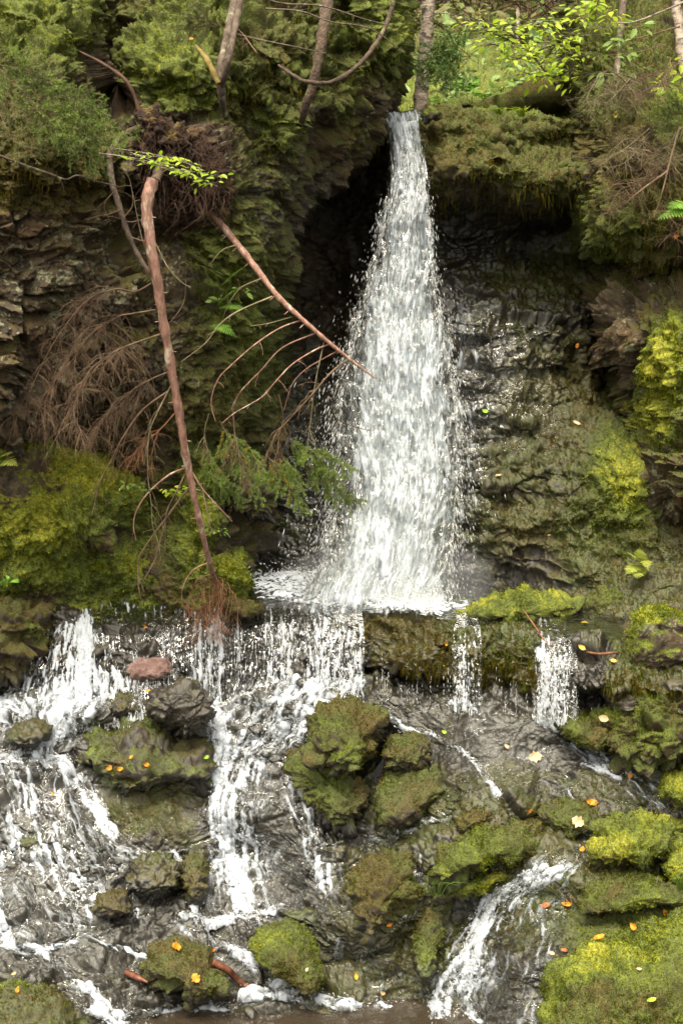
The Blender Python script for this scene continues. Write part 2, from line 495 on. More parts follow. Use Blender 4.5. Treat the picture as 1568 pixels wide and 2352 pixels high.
# wall behind the fall and the mossy slope right of it
yb = tps([
    (560, 350, 12.9), (560, 700, 12.7), (560, 1000, 12.1), (560, 1250, 11.9), (560, 1440, 11.7),
    (880, 268, 12.5), (950, 262, 12.4), (925, 400, 12.45), (860, 330, 12.9), (780, 480, 13.5), (860, 480, 13.1), (720, 600, 13.6), (700, 700, 13.3), (800, 620, 13.3),
    (780, 800, 12.6), (700, 850, 12.7), (930, 600, 12.5), (930, 800, 12.1), (930, 1000, 11.8), (930, 1200, 11.5), (930, 1430, 11.2),
    (700, 1050, 12.1), (650, 1200, 11.9), (700, 1300, 11.7), (700, 1440, 11.6),
    (1000, 260, 12.25), (1100, 258, 12.15), (1200, 262, 12.2), (1340, 275, 12.3), (1050, 330, 12.0), (1180, 340, 12.0), (1270, 330, 12.45), (1330, 330, 12.6),
    (1000, 400, 12.0), (1100, 400, 11.85), (1220, 420, 11.75), (1320, 410, 11.95), (1240, 462, 11.9), (1340, 455, 12.2), (1040, 440, 12.1),
    (1000, 480, 12.45), (1130, 500, 12.6), (1260, 520, 13.15), (1340, 520, 13.3), (1040, 600, 12.6), (1200, 620, 12.75), (1350, 620, 12.9),
    (1050, 720, 12.2), (1200, 720, 12.3), (1330, 760, 12.4), (1430, 880, 13.0), (1400, 780, 12.7), (1450, 560, 13.4), (1480, 900, 12.9),
    (1100, 850, 11.95), (1250, 880, 12.0), (1100, 1000, 11.7), (1250, 1000, 11.7), (1380, 980, 11.7), (1440, 1000, 11.8),
    (1080, 1150, 11.5), (1220, 1150, 11.4), (1350, 1120, 11.2), (1450, 1080, 11.1), (1180, 1270, 11.25), (1330, 1250, 11.05), (1430, 1230, 11.0),
    (1080, 1300, 11.4), (1080, 1430, 11.1), (1200, 1350, 11.3), (1200, 1430, 10.9), (1380, 1350, 10.8), (1380, 1440, 10.4), (1560, 1440, 10.2), (1560, 1100, 11.5), (1560, 300, 12.6)], 2e-3)
def wall_extra(U, V, P):
    P = P.copy()
    m = smooth(V, 262, 300) * smooth(V, 480, 440) * smooth(U, 950, 1010)
    b = billow(P * np.array([1, 1, 1.4]), 3.2, 2, 91)
    P[..., 1] -= 0.16 * m * (b - 0.2)
    s = smooth(V, 660, 760) * smooth(V, 1380, 1300) * smooth(U, 1000, 1060)     # slumping steps of the wet slope
    stp = perlin(P * np.array([0.8, 1, 3.4]), 1.7, 93) + 0.6 * perlin(P * np.array([0.8, 1, 3.2]), 4.1, 95)
    stp = stp + .9 * perlin(P * np.array([1.6, 1, 2.2]), 3.3, 97) + .7 * (worley(P * np.array([1, 1, 1.5]), 3.1, 98, True)[2])
    P[..., 1] -= 0.065 * s * stp
    return P
sheet('rock_wall', C_(540), C_(1620), lambda u: poly(u, (500, 300), (860, 275), (885, 276), (950, 276), (975, 262), (1040, 252), (1100, 255), (1180, 264), (1250, 268), (1330, 276), (1400, 280), (1700, 280)), C_(1450),
      yb, step=2.2, fold=(0, 0, 1.3, 0), rnd=(0, 0, 14, 0),
      moss=blobs(0.56, [(1100, 330, 120, 60, 0.85), (1250, 400, 120, 40, .85), (1000, 400, 40, 80, .8), (760, 560, 90, 130, 0.0), (1130, 560, 90, 60, 0.22), (1250, 620, 90, 60, 0.6),
            (1100, 830, 60, 90, 0.25), (1200, 720, 100, 40, .35), (1250, 900, 90, 80, .62), (1200, 1080, 120, 80, .55), (1410, 1090, 60, 110, 1.0), (1340, 1240, 80, 60, .9), (1240, 1290, 60, 40, .3),
            (1150, 1200, 80, 60, .65), (1420, 920, 40, 70, .75), (900, 900, 150, 400, 0.1), (680, 1250, 60, 80, .25), (680, 1000, 60, 80, .4), (1300, 800, 60, 60, .35)]),
      hue=blobs(0.36, [(1100, 300, 150, 40, 0.42), (1180, 258, 80, 12, .75), (1000, 330, 60, 90, .25), (1250, 420, 80, 40, .4), (1250, 640, 90, 60, .36), (1200, 1050, 120, 100, .36), (1320, 960, 100, 60, .26), (1250, 880, 100, 70, .25),
            (1440, 1020, 60, 50, .85), (1430, 1080, 50, 80, .95), (1350, 1210, 60, 60, .5), (1420, 920, 40, 70, .55), (1160, 1250, 80, 60, .3)]),
      wet=blobs(0.85, [(1150, 330, 200, 80, 0.1), (1120, 830, 110, 130, 1.0), (1250, 780, 160, 90, .85), (760, 560, 120, 160, .5), (900, 900, 160, 400, 1), (680, 1250, 90, 120, 1), (1200, 1050, 120, 110, .8), (1430, 1110, 60, 90, .1), (1250, 1250, 60, 60, .7), (1100, 1300, 60, 90, .9)]),
      seed=1, big=0.35, blocks=0.50, tufts=42000, tuft_len=0.015, droop=0.35, extra=wall_extra)

# cliff on the left
ya = tps([
    (-200, 0, 10.9), (0, 0, 10.9), (90, 80, 10.55), (170, 60, 10.7), (0, 150, 10.4), (170, 190, 10.5), (240, 60, 11.4), (240, 180, 11.5), (290, 230, 11.3), (350, 140, 10.8), (470, 60, 11.1), (430, 200, 10.65),
    (-200, 400, 9.9), (0, 400, 10.0), (130, 330, 10.0), (250, 350, 10.5), (400, 340, 10.6), (430, 430, 10.9), (500, 430, 10.7), (400, 520, 11.2), (300, 450, 10.8), (0, 560, 9.95), (150, 600, 10.15), (300, 620, 10.6),
    (-200, 800, 9.9), (0, 800, 10.0), (150, 800, 10.3), (300, 800, 10.6), (0, 930, 10.0), (60, 960, 10.5), (200, 990, 11.2), (330, 1000, 11.2),
    (480, 620, 10.95), (560, 560, 10.9), (560, 700, 11.1), (460, 800, 10.85), (560, 880, 11.3), (460, 1000, 11.0), (560, 1050, 11.5), (640, 1000, 12.0),
    (600, 100, 11.0), (620, 170, 10.95), (560, 250, 11.1), (700, 80, 11.3), (660, 330, 11.0), (600, 360, 11.05), (640, 450, 11.2), (700, 330, 11.3), (760, 200, 11.3), (820, 80, 11.5), (900, 60, 11.7), (860, 200, 11.8), (780, 330, 11.7),
    (700, 430, 11.5), (660, 520, 11.5), (640, 700, 11.8), (640, 850, 11.9), (560, 1180, 11.55), (470, 1200, 10.95), (430, 1150, 11.1), (380, 1200, 11.2), (470, 1320, 10.85), (560, 1300, 11.3), (560, 1400, 11.1), (640, 1150, 12.0),
    (-200, 1100, 11.2), (100, 1100, 11.2), (300, 1200, 11.2), (200, 1400, 11.2), (-200, 1400, 11.2)], 2e-3)
def cliff_extra(U, V, P):
    P = P.copy()
    m = smooth(V, 290, 220)
    q = P + .15 * perlin(P, 1.7, 188)[..., None]
    P[..., 1] -= 0.30 * m * (np.abs(perlin(q * np.array([1, 1, 1.3]), 1.5, 191)) - 0.2)
    return P
sheet('cliff', C_(-240), lambda v: poly(v, (-200, 940), (60, 936), (110, 934), (150, 922), (180, 896), (220, 880), (270, 862), (300, 840), (380, 806), (430, 760), (450, 718), (540, 674), (600, 664), (700, 645), (900, 645), (1100, 640), (1150, 620), (1250, 600), (1320, 560), (1500, 552)),
      C_(-260), C_(1420), ya, step=2.2, fold=(0, 1.6, 0, 0), rnd=(0, 34, 0, 0),
      moss=blobs(0.5, [(80, 80, 100, 90, 1.0), (190, 90, 18, 60, .6), (240, 180, 40, 60, -.1), (310, 240, 30, 40, .0), (390, 170, 90, 80, 1.0), (470, 50, 90, 50, .75), (300, 30, 60, 30, .6), (620, 170, 110, 90, .9), (800, 150, 110, 110, .85), (900, 60, 60, 80, .9),
            (850, 230, 40, 40, .2), (60, 420, 120, 60, .7), (160, 330, 100, 70, .8), (30, 520, 70, 30, .05), (150, 620, 90, 90, .26), (80, 820, 110, 100, .24), (320, 620, 50, 150, .4), (330, 800, 90, 100, .42), (260, 960, 110, 30, .6),
            (400, 380, 80, 90, -.1), (560, 330, 40, 60, .5), (640, 290, 60, 50, .85), (660, 420, 60, 60, .5), (720, 300, 40, 60, .3), (580, 480, 40, 60, .6), (520, 640, 50, 120, .75), (570, 800, 60, 130, .85), (470, 880, 70, 100, .6), (430, 1000, 60, 80, .5),
            (460, 1180, 40, 120, .95), (380, 1180, 60, 50, .6), (560, 1180, 50, 80, .35), (560, 1300, 40, 50, .5), (520, 1360, 40, 30, .9)]),
      hue=blobs(0.30, [(80, 60, 100, 80, .68), (60, 150, 80, 40, .5), (400, 170, 90, 70, .72), (470, 40, 80, 40, .6), (620, 160, 100, 50, .45), (690, 180, 30, 30, .62), (900, 50, 50, 60, .75), (800, 60, 80, 50, .6), (800, 180, 60, 60, .5), (640, 290, 50, 40, .6),
            (100, 420, 130, 70, .2), (160, 330, 100, 50, .42), (260, 960, 110, 30, .12), (570, 780, 60, 130, .52), (500, 640, 40, 90, .60), (590, 430, 60, 100, .45), (460, 1180, 40, 120, .85), (470, 900, 60, 80, .35), (560, 1200, 50, 90, .3), (520, 1360, 40, 30, .6)]),
      wet=blobs(0.12, [(680, 600, 60, 200, .6), (600, 1100, 60, 120, .6), (560, 1350, 40, 40, .8)]),
      lich=blobs(0.12, [(150, 600, 110, 110, .75), (80, 800, 120, 120, .5), (330, 560, 60, 60, .5), (600, 420, 60, 80, .8), (560, 300, 50, 60, .6), (680, 430, 50, 50, .7), (340, 800, 90, 120, .4), (800, 220, 60, 60, .4), (250, 450, 60, 50, .6)]),
      seed=4, big=0.55, blocks=1.25, tufts=46000, tuft_len=0.012, droop=0.4, extra=cliff_extra, strata=(1, 1, 1.6))

# mossy bank at the foot of the left cliff
sheet('mossy_bank', C_(-240), lambda v: poly(v, (900, 330), (1100, 430), (1200, 470), (1290, 556), (1400, 558)),
      lambda u: poly(u, (-240, 1000), (0, 1003), (90, 1015), (180, 1045), (250, 1075), (310, 1110), (420, 1250), (560, 1300)), C_(1420),
      tps([(-240, 1010, 10.75), (0, 1010, 10.75), (100, 1030, 10.8), (200, 1060, 10.9), (300, 1120, 11.0), (0, 1150, 10.45), (100, 1150, 10.6), (180, 1200, 10.6), (250, 1230, 10.65), (220, 1260, 10.95), (300, 1230, 11.05),
           (0, 1300, 10.6), (150, 1310, 10.7), (300, 1310, 10.85), (420, 1330, 10.9), (540, 1330, 10.95), (0, 1380, 10.85), (300, 1380, 10.95), (560, 1390, 10.95), (-240, 1400, 10.85), (300, 1420, 10.95)], 2e-3),
      step=2.2, fold=(0, 0.5, 0.7, 0), rnd=(0, 22, 22, 0),
      moss=blobs(0.95, [(110, 1080, 60, 40, .35), (20, 1120, 30, 30, .2), (380, 1280, 50, 30, .5), (250, 1240, 40, 20, .4), (60, 1390, 80, 20, .4)]),
      hue=blobs(0.80, [(200, 1080, 60, 30, 1.0), (50, 1200, 80, 60, .95), (150, 1350, 120, 20, .55), (270, 1200, 60, 40, .55), (420, 1360, 100, 25, .55), (60, 1290, 80, 50, .7)]),
      seed=9, big=0.35, blocks=0.75, tufts=30000, tuft_len=0.014, droop=0.05)

# cliff on the right
yc = tps([
    (1340, -150, 14.0), (1600, -150, 13.4), (1345, 60, 12.9), (1345, 120, 12.6), (1345, 200, 12.5), (1450, 100, 12.4), (1568, 60, 12.6), (1568, 160, 12.0), (1450, 220, 12.0), (1350, 270, 12.2),
    (1380, 330, 11.6), (1460, 330, 11.4), (1568, 330, 11.2), (1380, 450, 11.5), (1460, 440, 11.25), (1568, 450, 11.0), (1400, 530, 11.4), (1460, 550, 11.2), (1568, 545, 10.95), (1450, 600, 11.9), (1568, 590, 11.5),
    (1400, 640, 12.0), (1480, 660, 11.6), (1568, 660, 11.3), (1400, 760, 11.6), (1480, 760, 11.2), (1568, 750, 10.9), (1400, 830, 11.9), (1460, 850, 11.5), (1530, 850, 11.0), (1568, 880, 10.8), (1480, 960, 11.5), (1530, 980, 11.1),
    (1568, 1000, 10.8), (1480, 1080, 11.1), (1480, 1200, 11.1), (1540, 1180, 10.85), (1500, 1260, 11.5), (1560, 1330, 11.4), (1470, 1350, 11.0), (1500, 1420, 10.6), (1568, 1420, 10.4), (1850, 100, 11.5), (1850, 800, 10.3), (1850, 1400, 10.2)], 2e-3)
sheet('cliff', lambda v: poly(v, (-260, 1345), (80, 1338), (200, 1345), (260, 1340), (300, 1372), (400, 1388), (500, 1378), (560, 1398), (590, 1445), (640, 1425), (700, 1405), (800, 1382), (830, 1400), (900, 1440), (960, 1480), (1020, 1480), (1080, 1475), (1200, 1462), (1240, 1470), (1330, 1500), (1380, 1470), (1460, 1440)),
      C_(1820), C_(-260), C_(1470), yc, step=2.2, fold=(1.3, 0, 0, 0), rnd=(36, 0, 0, 0),
      moss=blobs(0.5, [(1400, 100, 60, 80, .85), (1500, 230, 90, 60, .85), (1450, 330, 80, 60, .6), (1430, 500, 60, 60, .9), (1540, 500, 60, 50, .85), (1480, 680, 50, 60, .45), (1430, 780, 40, 50, .15), (1540, 830, 30, 60, 1.0), (1540, 960, 30, 60, .8),
            (1520, 1120, 40, 80, .4), (1480, 1180, 30, 60, .5), (1520, 1310, 50, 50, .2)]),
      hue=blobs(0.4, [(1400, 100, 60, 70, .5), (1480, 250, 80, 50, .62), (1430, 350, 60, 60, .2), (1430, 500, 50, 50, .52), (1540, 500, 60, 50, .35), (1540, 830, 30, 70, 1.0), (1520, 960, 40, 60, .95), (1480, 680, 60, 60, .32), (1530, 1120, 40, 80, .35)]),
      lich=blobs(0.15, [(1440, 780, 50, 60, .5), (1500, 620, 60, 40, .6), (1530, 1100, 50, 80, .5)]),
      seed=13, big=0.5, blocks=1.3, tufts=36000, tuft_len=0.018, droop=0.45)

# ledge between the upper pool and the lower cascade
def make_ledge():
    step = 2.2
    us = np.arange(-240, 1760, step)
    k = np.linspace(0, 1, 190)
    kk = [0, .10, .20, .27, .33, .45, .58, .66, .74, .84, 1.0]
    dY0 = [1.5, .5, .24, .14, .04, -.06, -.12, -.13, -.02, .08, .12]
    dZ0 = [-.10, -.06, -.010, -.025, -.07, -.26, -.45, -.62, -.78, -.92, -1.12]
    und = poly(us, (-240, .2), (100, .1), (480, .1), (600, .35), (800, .6), (850, 1.0), (1250, 1.0), (1340, .5), (1440, .0))
    sl = poly(us, (-240, .10), (60, .1), (150, .32), (330, .42), (420, .15), (620, .1), (820, .05), (1240, .0), (1320, .15), (1440, .35))
    U, K = np.meshgrid(us, k)
    Y1 = np.interp(K, kk, dY0); Z1 = np.interp(K, kk, dZ0)
    und = np.broadcast_to(und, U.shape); sl = np.broadcast_to(sl, U.shape)
    yl = np.broadcast_to(Ylip(us), U.shape)
    H = ZL - (CAMZ + tanv(vbot(us)) * Ylip(us)); H = np.broadcast_to(H, U.shape)
    down = smooth(K, .62, .8)
    Y = yl + Y1 + und * down * 0.30 - sl * np.clip((K - .3) / .7, 0, 1)
    Z = ZL + np.where(K < .3, Z1, Z1 * H)
    w1 = perlin(np.stack([us / 55, us * 0, us * 0], -1), 1, 900) + .6 * perlin(np.stack([us / 18, us * 0, us * 0], -1), 1, 902)
    Y = Y - 0.05 * w1[None] * smooth(K, .1, .4) + 0.17 * perlin(np.stack([U / 75, K * 2.4, 0 * U], -1), 1, 904) * smooth(K, .15, .4)
    Z = Z + 0.045 * w1[None] * smooth(K, .4, .6) * smooth(K, .9, .7)
    P = ptz(U, Y, Z)
    uu, vv = proj(P)
    Mo = blobs(0.25, [(900, 1440, 90, 30, .62), (1000, 1470, 120, 40, .6), (1150, 1500, 120, 50, .66), (1100, 1420, 120, 25, .7), (1250, 1400, 150, 40, .8), (700, 1410, 60, 10, .3), (550, 1400, 40, 20, .8), (40, 1420, 60, 40, .8), (350, 1450, 60, 60, .2), (1350, 1500, 60, 50, .1), (520, 1500, 60, 40, .0), (300, 1400, 200, 20, .1), (1450, 1500, 100, 60, .6)])(uu, vv)
    Hu = blobs(0.3, [(900, 1440, 90, 30, .16), (1150, 1500, 120, 50, .42), (1000, 1480, 30, 20, .12), (1130, 1460, 60, 12, .5), (1200, 1390, 150, 30, .72), (1000, 1540, 200, 40, .15), (1200, 1560, 200, 40, .2), (40, 1420, 60, 50, .25), (1450, 1500, 80, 50, .5), (560, 1400, 40, 20, .3)])(uu, vv)
    We = blobs(0.9, [(900, 1430, 60, 20, .6), (1200, 1390, 150, 20, .2), (1000, 1500, 200, 60, .95)])(uu, vv)
    N = blur(grid_normals(P), 6); N /= np.linalg.norm(N, axis=-1, keepdims=True)
    if N[..., 1].mean() > 0: N = -N
    P2 = P + N * (0.85 * rock_relief(P, N, Mo, 40, 0.6, 1.0, 1.2) * smooth(K, .05, .3))[..., None]
    P2[..., 2] = np.where(K < .21, np.minimum(P2[..., 2], ZL - 0.01), P2[..., 2])
    o = obj('ledge', P2, grid_faces(*U.shape), ROCK, attrs=dict(moss=Mo, hue=Hu, wet=We, lich=0 * Mo))
    tag(o, kind='structure')
    N2 = grid_normals(P2)
    if N2[..., 1].mean() > 0: N2 = -N2
    SURF['ledge'] = (U, K, P2, N2, dict(moss=Mo, hue=Hu))
    wg = smooth(Mo, .4, .8) * (K > .2) * (K < .8)
    tuft_mesh('moss', P2, N2, Hu, wg, 14000, 0.016, 0.0035, 0.6)
    fr = smooth(Mo, .3, .6) * (K > .50) * (K < .70) * (0.15 + np.clip(perlin(np.stack([U / 14, 0 * U, 0 * U], -1), 1, 906), 0, 1))
    tuft_mesh('moss', P2, N2 * .2 + np.array([0, -.2, -1.0]), Hu * .6 + .15, fr, 3500, 0.035, 0.0028, 0.9)
make_ledge()

# the lower stream bed
bed_pts = [(-240, 1560, 11.05), (0, 1560, 11.0), (200, 1560, 10.9), (500, 1570, 10.65), (820, 1590, 10.35), (1000, 1600, 10.2), (1240, 1630, 9.95), (1430, 1600, 9.95), (1750, 1600, 9.9),
    (0, 1640, 10.55), (0, 1730, 10.25), (160, 1750, 10.15), (160, 1640, 10.32), (90, 1605, 10.55), (200, 1590, 10.45), (260, 1620, 10.4), (300, 1700, 10.3), (420, 1650, 10.35), (560, 1680, 10.3), (0, 1780, 10.0), (150, 1830, 9.95), (0, 1950, 9.65), (200, 1950, 9.6), (330, 1930, 9.75), (0, 2100, 9.3), (200, 2100, 9.25),
    (420, 1880, 9.95), (560, 1850, 9.95), (620, 1750, 10.1), (740, 1700, 10.05), (540, 2000, 9.75), (540, 2095, 9.45), (700, 2000, 9.6), (400, 2110, 9.35), (400, 2000, 9.55), (640, 2100, 9.4), (560, 2160, 9.1), (750, 2120, 9.25),
    (0, 2230, 8.9), (200, 2250, 8.85), (0, 2352, 8.6), (200, 2352, 8.55), (400, 2230, 8.9), (420, 2330, 8.75), (650, 2230, 8.95), (700, 2320, 8.8), (900, 2200, 8.9), (900, 2320, 8.75), (400, 2440, 8.5), (900, 2440, 8.5), (0, 2440, 8.3),
    (900, 1700, 10.0), (1000, 1660, 9.95), (1100, 1640, 9.9), (1100, 1740, 9.65), (1250, 1740, 9.6), (1350, 1720, 9.65), (1000, 1820, 9.7), (1140, 1840, 9.45), (1300, 1850, 9.4), (1450, 1820, 9.4), (1560, 1860, 9.25), (850, 1850, 9.85),
    (800, 1950, 9.6), (1000, 1950, 9.4), (1200, 1950, 9.2), (1330, 1960, 9.1), (1500, 1950, 9.1), (1000, 2080, 9.15), (1150, 2080, 9.0), (1300, 2080, 8.85), (1500, 2080, 8.75), (1000, 2250, 8.8), (1120, 2200, 8.75), (1250, 2200, 8.6), (1100, 2352, 8.55),
    (1300, 2352, 8.35), (1560, 2352, 8.2), (1560, 2200, 8.5), (1750, 2000, 8.9), (1750, 2352, 8.1), (1750, 1800, 9.3), (-240, 1800, 10.0), (-240, 2100, 9.3), (-240, 2400, 8.5), (1100, 2440, 8.3), (1500, 2440, 8.0)]
bedY = tps(bed_pts, 2e-3)
bed_moss = blobs(0.25, [(800, 2000, 60, 200, .55), (1150, 1900, 150, 80, .6), (900, 2200, 120, 100, .5), (1350, 2000, 120, 120, .6), (1150, 1800, 90, 40, .5), (760, 2280, 60, 60, .4), (350, 1860, 100, 60, .6), (300, 1800, 60, 60, .55), (900, 1850, 120, 60, .6), (1000, 2150, 30, 120, .7), (1350, 1850, 60, 30, .5), (1160, 2050, 80, 20, .9), (1400, 2060, 120, 60, .7), (1150, 1720, 200, 80, .08), (640, 1900, 150, 200, .05), (100, 1950, 200, 200, .05),
    (1500, 1720, 60, 40, .6), (1450, 2150, 80, 60, .9), (1230, 1790, 50, 20, .5), (420, 1950, 50, 60, .45)])
bed_hue = blobs(0.3, [(350, 1860, 100, 60, .35), (1000, 2150, 30, 120, .45), (1160, 2050, 80, 20, .7), (1450, 2100, 120, 60, .6), (900, 1850, 100, 60, .4)])
def bed_extra(U, V, P):
    P = P.copy()
    s = perlin(P * np.array([0.7, 1.0, 1.8]), 1.6, 301)
    c1, c2, fa = worley(P * np.array([0.8, 1, 1.1]), 2.0, 303, True)
    k = (1 + 0.9 * smooth(U, 560, 800)) * (1 - .8 * np.exp(-((U - 1130) / 220) ** 2 - ((V - 1710) / 90) ** 2))
    P[..., 1] -= 0.12 * s + 0.17 * k * (0.5 - c1 * c1)
    P[..., 2] += 0.05 * k * (0.5 - c1 * c1)
    return P
sheet('stream_bed', C_(-240), C_(1780), C_(1555), C_(2470), bedY, step=2.1, fold=(0, 0, 0, 0), moss=bed_moss, hue=bed_hue,
      wet=blobs(0.95, [(1450, 2150, 80, 60, .3), (350, 1860, 60, 50, .6)]), seed=60, big=0.5, blocks=blobs(0.60, [(1120, 1710, 190, 70, .10), (1420, 1830, 140, 60, .2), (120, 1950, 160, 140, .35), (560, 1900, 90, 160, .4), (1150, 2150, 80, 120, .25)]), fine=0.45, tufts=16000, tuft_len=0.018, droop=0.3, extra=bed_extra)
def surf_at(name, u, v):
    U, V, P, N, at = SURF[name]
    uu, vv = SURFP.setdefault(name, proj(P))
    i = np.argmin((uu - u) ** 2 + (vv - v) ** 2)
    return P.reshape(-1, 3)[i], N.reshape(-1, 3)[i]
SURFP = {}

# ================================================================== ROCKS
ICO = {}
def ico(level):
    if level not in ICO:
        bm = bmesh.new(); bmesh.ops.create_icosphere(bm, subdivisions=level, radius=1.0)
        V = np.array([v.co[:] for v in bm.verts]); Fc = np.array([[v.index for v in f.verts] for f in bm.faces]); bm.free()
        ICO[level] = (V, Fc)
    return ICO[level]
def vnormals(V, Fc):
    n = np.cross(V[Fc[:, 1]] - V[Fc[:, 0]], V[Fc[:, 2]] - V[Fc[:, 0]])
    N = np.zeros_like(V)
    for k in range(3): np.add.at(N, Fc[:, k], n)
    return N / np.maximum(np.linalg.norm(N, axis=1, keepdims=True), 1e-9)
def rock(label, outline, dy=0.0, thick=0.5, Y=None, moss=0.6, hue=0.4, wet=0.4, lich=0.0, red=0.0, seed=0, blocks=0.5, fine=1.0, tufts=0.0, droop=0.2, name='boulder', cat='boulder', group=None, level=None, flat=0.8, lean=0.9):
    """a free boulder: its outline, its depth from front to back (thick, as a share of its width) and its surface"""
    pl = np.array(outline, float)
    c = pl.mean(0)
    ar = 0.5 * abs(np.dot(pl[:, 0], np.roll(pl[:, 1], 1)) - np.dot(pl[:, 1], np.roll(pl[:, 0], 1)))
    rad = math.sqrt(ar / math.pi)
    if Y is None: Y = float(bedY(c[0], c[1]))
    Y += dy
    lv = level or (6 if rad > 45 else 5 if rad > 22 else 4)
    D, Fc = ico(lv)
    th = np.arctan2(-D[:, 2], D[:, 0])
    # radius of the outline in every direction
    M = 720; tt = np.linspace(-math.pi, math.pi, M, endpoint=False); rr = np.zeros(M)
    A = pl - c; B = np.roll(A, -1, 0) - A
    for i in range(len(pl)):
        dx, dz = np.cos(tt), np.sin(tt)
        den = dx * B[i, 1] - dz * B[i, 0]
        den = np.where(abs(den) < 1e-9, 1e-9, den)
        t = (A[i, 0] * B[i, 1] - A[i, 1] * B[i, 0]) / den
        s = (A[i, 0] * dz - A[i, 1] * dx) / den
        ok = (t > 0) & (s >= -1e-6) & (s <= 1 + 1e-6)
        rr = np.where(ok, np.maximum(rr, t), rr)
    ker = np.array([1, 2, 3, 4, 5, 6, 7, 6, 5, 4, 3, 2, 1], float); ker /= ker.sum()
    rr = np.convolve(np.concatenate([rr[-6:], rr, rr[:6]]), ker, 'valid')
    r = np.interp(th, np.concatenate([tt, [math.pi]]), np.concatenate([rr, rr[:1]]))
    rho = np.sqrt(D[:, 0] ** 2 + D[:, 2] ** 2)
    rho2 = rho ** flat
    C0 = pt(c[0], c[1], Y)
    px = float(Y) / F
    V = np.empty_like(D)
    V[:, 0] = C0[0] + np.cos(th) * r * rho2 * px
    V[:, 2] = C0[2] - np.sin(th) * r * rho2 * px / ct
    depth = rad * px * 2 * thick
    V[:, 1] = C0[1]
    yy = C0[1] + D[:, 1] * depth + (V[:, 2] - C0[2]) * lean         # leans back with the slope
    V = np.array([0, 0, CAMZ]) + (V - np.array([0, 0, CAMZ])) * (yy / C0[1])[:, None]
    sc = rad * px / 0.35
    N = vnormals(V, Fc)
    Mo = moss + 0.45 * np.clip(N[:, 2], -1, 1) + 0.5 * fbm(V, 2.2 / max(sc, .5), 2, seed + 3)
    Hu = hue + 0.35 * fbm(V, 2.6, 2, seed + 5)
    fcs = 1.0 / max(sc, 0.35)
    Q = V * fcs
    d = rock_relief(Q, N, Mo - .15, seed + 7, 0.35, blocks * 1.0, 0.0) / fcs + fine * 0.016 * fbm(V, 16, 3, seed + 9, .6)
    V = V + N * (1.25 * d - np.percentile(d, 80) * 0.6)[:, None]
    N = vnormals(V, Fc)
    Mo = moss + .10 + 0.60 * (N[:, 2] - .22) + 0.50 * fbm(V, 3.2, 3, seed + 3)
    one = np.ones(len(V)); zr = (V[:, 2] - V[:, 2].min()) / max(np.ptp(V[:, 2]), 1e-6)
    Hu = Hu + .04
    low = smooth(zr + .15 * fbm(V, 4, 2, seed + 21), .50, .12); Mo = Mo - .30 * low; wetv = np.clip(wet + .6 * low * (wet > .12), 0, 1)
    base = np.array([C0[0], V[:, 1].mean(), V[:, 2].min()])
    o = obj(name, V, Fc, ROCK, attrs=dict(moss=np.clip(Mo, 0, 1), hue=Hu, wet=wetv, lich=lich * one, red=red * one), origin=base)
    tag(o, label, cat, group)
    if tufts > 0:
        wg = smooth(Mo, 0.35, 0.8) * (N[:, 1] < 0.3)
        if wg.sum() > 5:
            tuft_mesh('moss', V, N, Hu, wg, int(tufts * ar * 0.11), 0.012, 0.0034, droop, parent=o)
    return o
G_R = 'mossy boulders in the lower cascade'
rock('flat wet pink-red stone resting on the ledge beside the left cascade', [(292, 1541), (303, 1522), (322, 1507), (352, 1502), (388, 1509), (401, 1528), (398, 1547), (378, 1563), (350, 1568), (322, 1562), (302, 1553)],
     Y=10.45, thick=0.5, moss=-0.9, red=1.0, wet=0.35, seed=101, blocks=0.16, fine=.5, lean=.6, name='stone', cat='stone')
rock('black angular wet rock jutting out below the pink stone', [(338, 1625), (352, 1595), (385, 1570), (430, 1562), (472, 1574), (488, 1600), (492, 1640), (482, 1672), (462, 1682), (440, 1704), (418, 1712), (408, 1690), (380, 1668), (350, 1655)],
     dy=-0.30, thick=0.5, moss=-0.2, hue=.3, wet=0.8, seed=103, blocks=.55, fine=.8, cat='boulder', flat=.6, lean=.1)
rock('broad dark mossy boulder under the black angular rock, strewn with orange leaves', [(145, 1748), (200, 1720), (215, 1680), (250, 1640), (320, 1610), (380, 1640), (430, 1700), (492, 1712), (498, 1760), (488, 1805), (440, 1825), (370, 1832), (340, 1850), (280, 1838), (240, 1815), (210, 1775)],
     dy=0.0, thick=0.42, moss=0.36, hue=.42, wet=0.7, seed=105, blocks=.7, tufts=.8)
rock('small dark rounded rock beside the black angular rock', [(246, 1612), (262, 1590), (300, 1585), (322, 1600), (318, 1640), (270, 1648), (246, 1635)], dy=-0.05, thick=0.6, moss=.35, hue=.3, wet=.8, seed=107, tufts=.5, group=G_R)
rock('tall block of rock with brown moss between the two middle cascades', [(708, 1640), (716, 1618), (745, 1606), (800, 1604), (858, 1616), (886, 1640), (893, 1672), (876, 1700), (878, 1735), (850, 1760), (815, 1782), (770, 1776), (745, 1755), (712, 1748), (706, 1700)],
     dy=-0.18, thick=0.6, moss=.68, hue=.36, wet=.35, seed=109, blocks=.8, tufts=1.3, flat=.7)
rock('low brown mossy rock wedged under the tall middle block', [(662, 1752), (690, 1732), (740, 1748), (800, 1772), (850, 1795), (856, 1850), (838, 1888), (800, 1905), (760, 1902), (740, 1870), (700, 1840), (680, 1790)],
     dy=-0.10, thick=0.5, moss=.55, hue=.36, wet=.5, seed=111, blocks=.9, tufts=1.0, group=G_R)
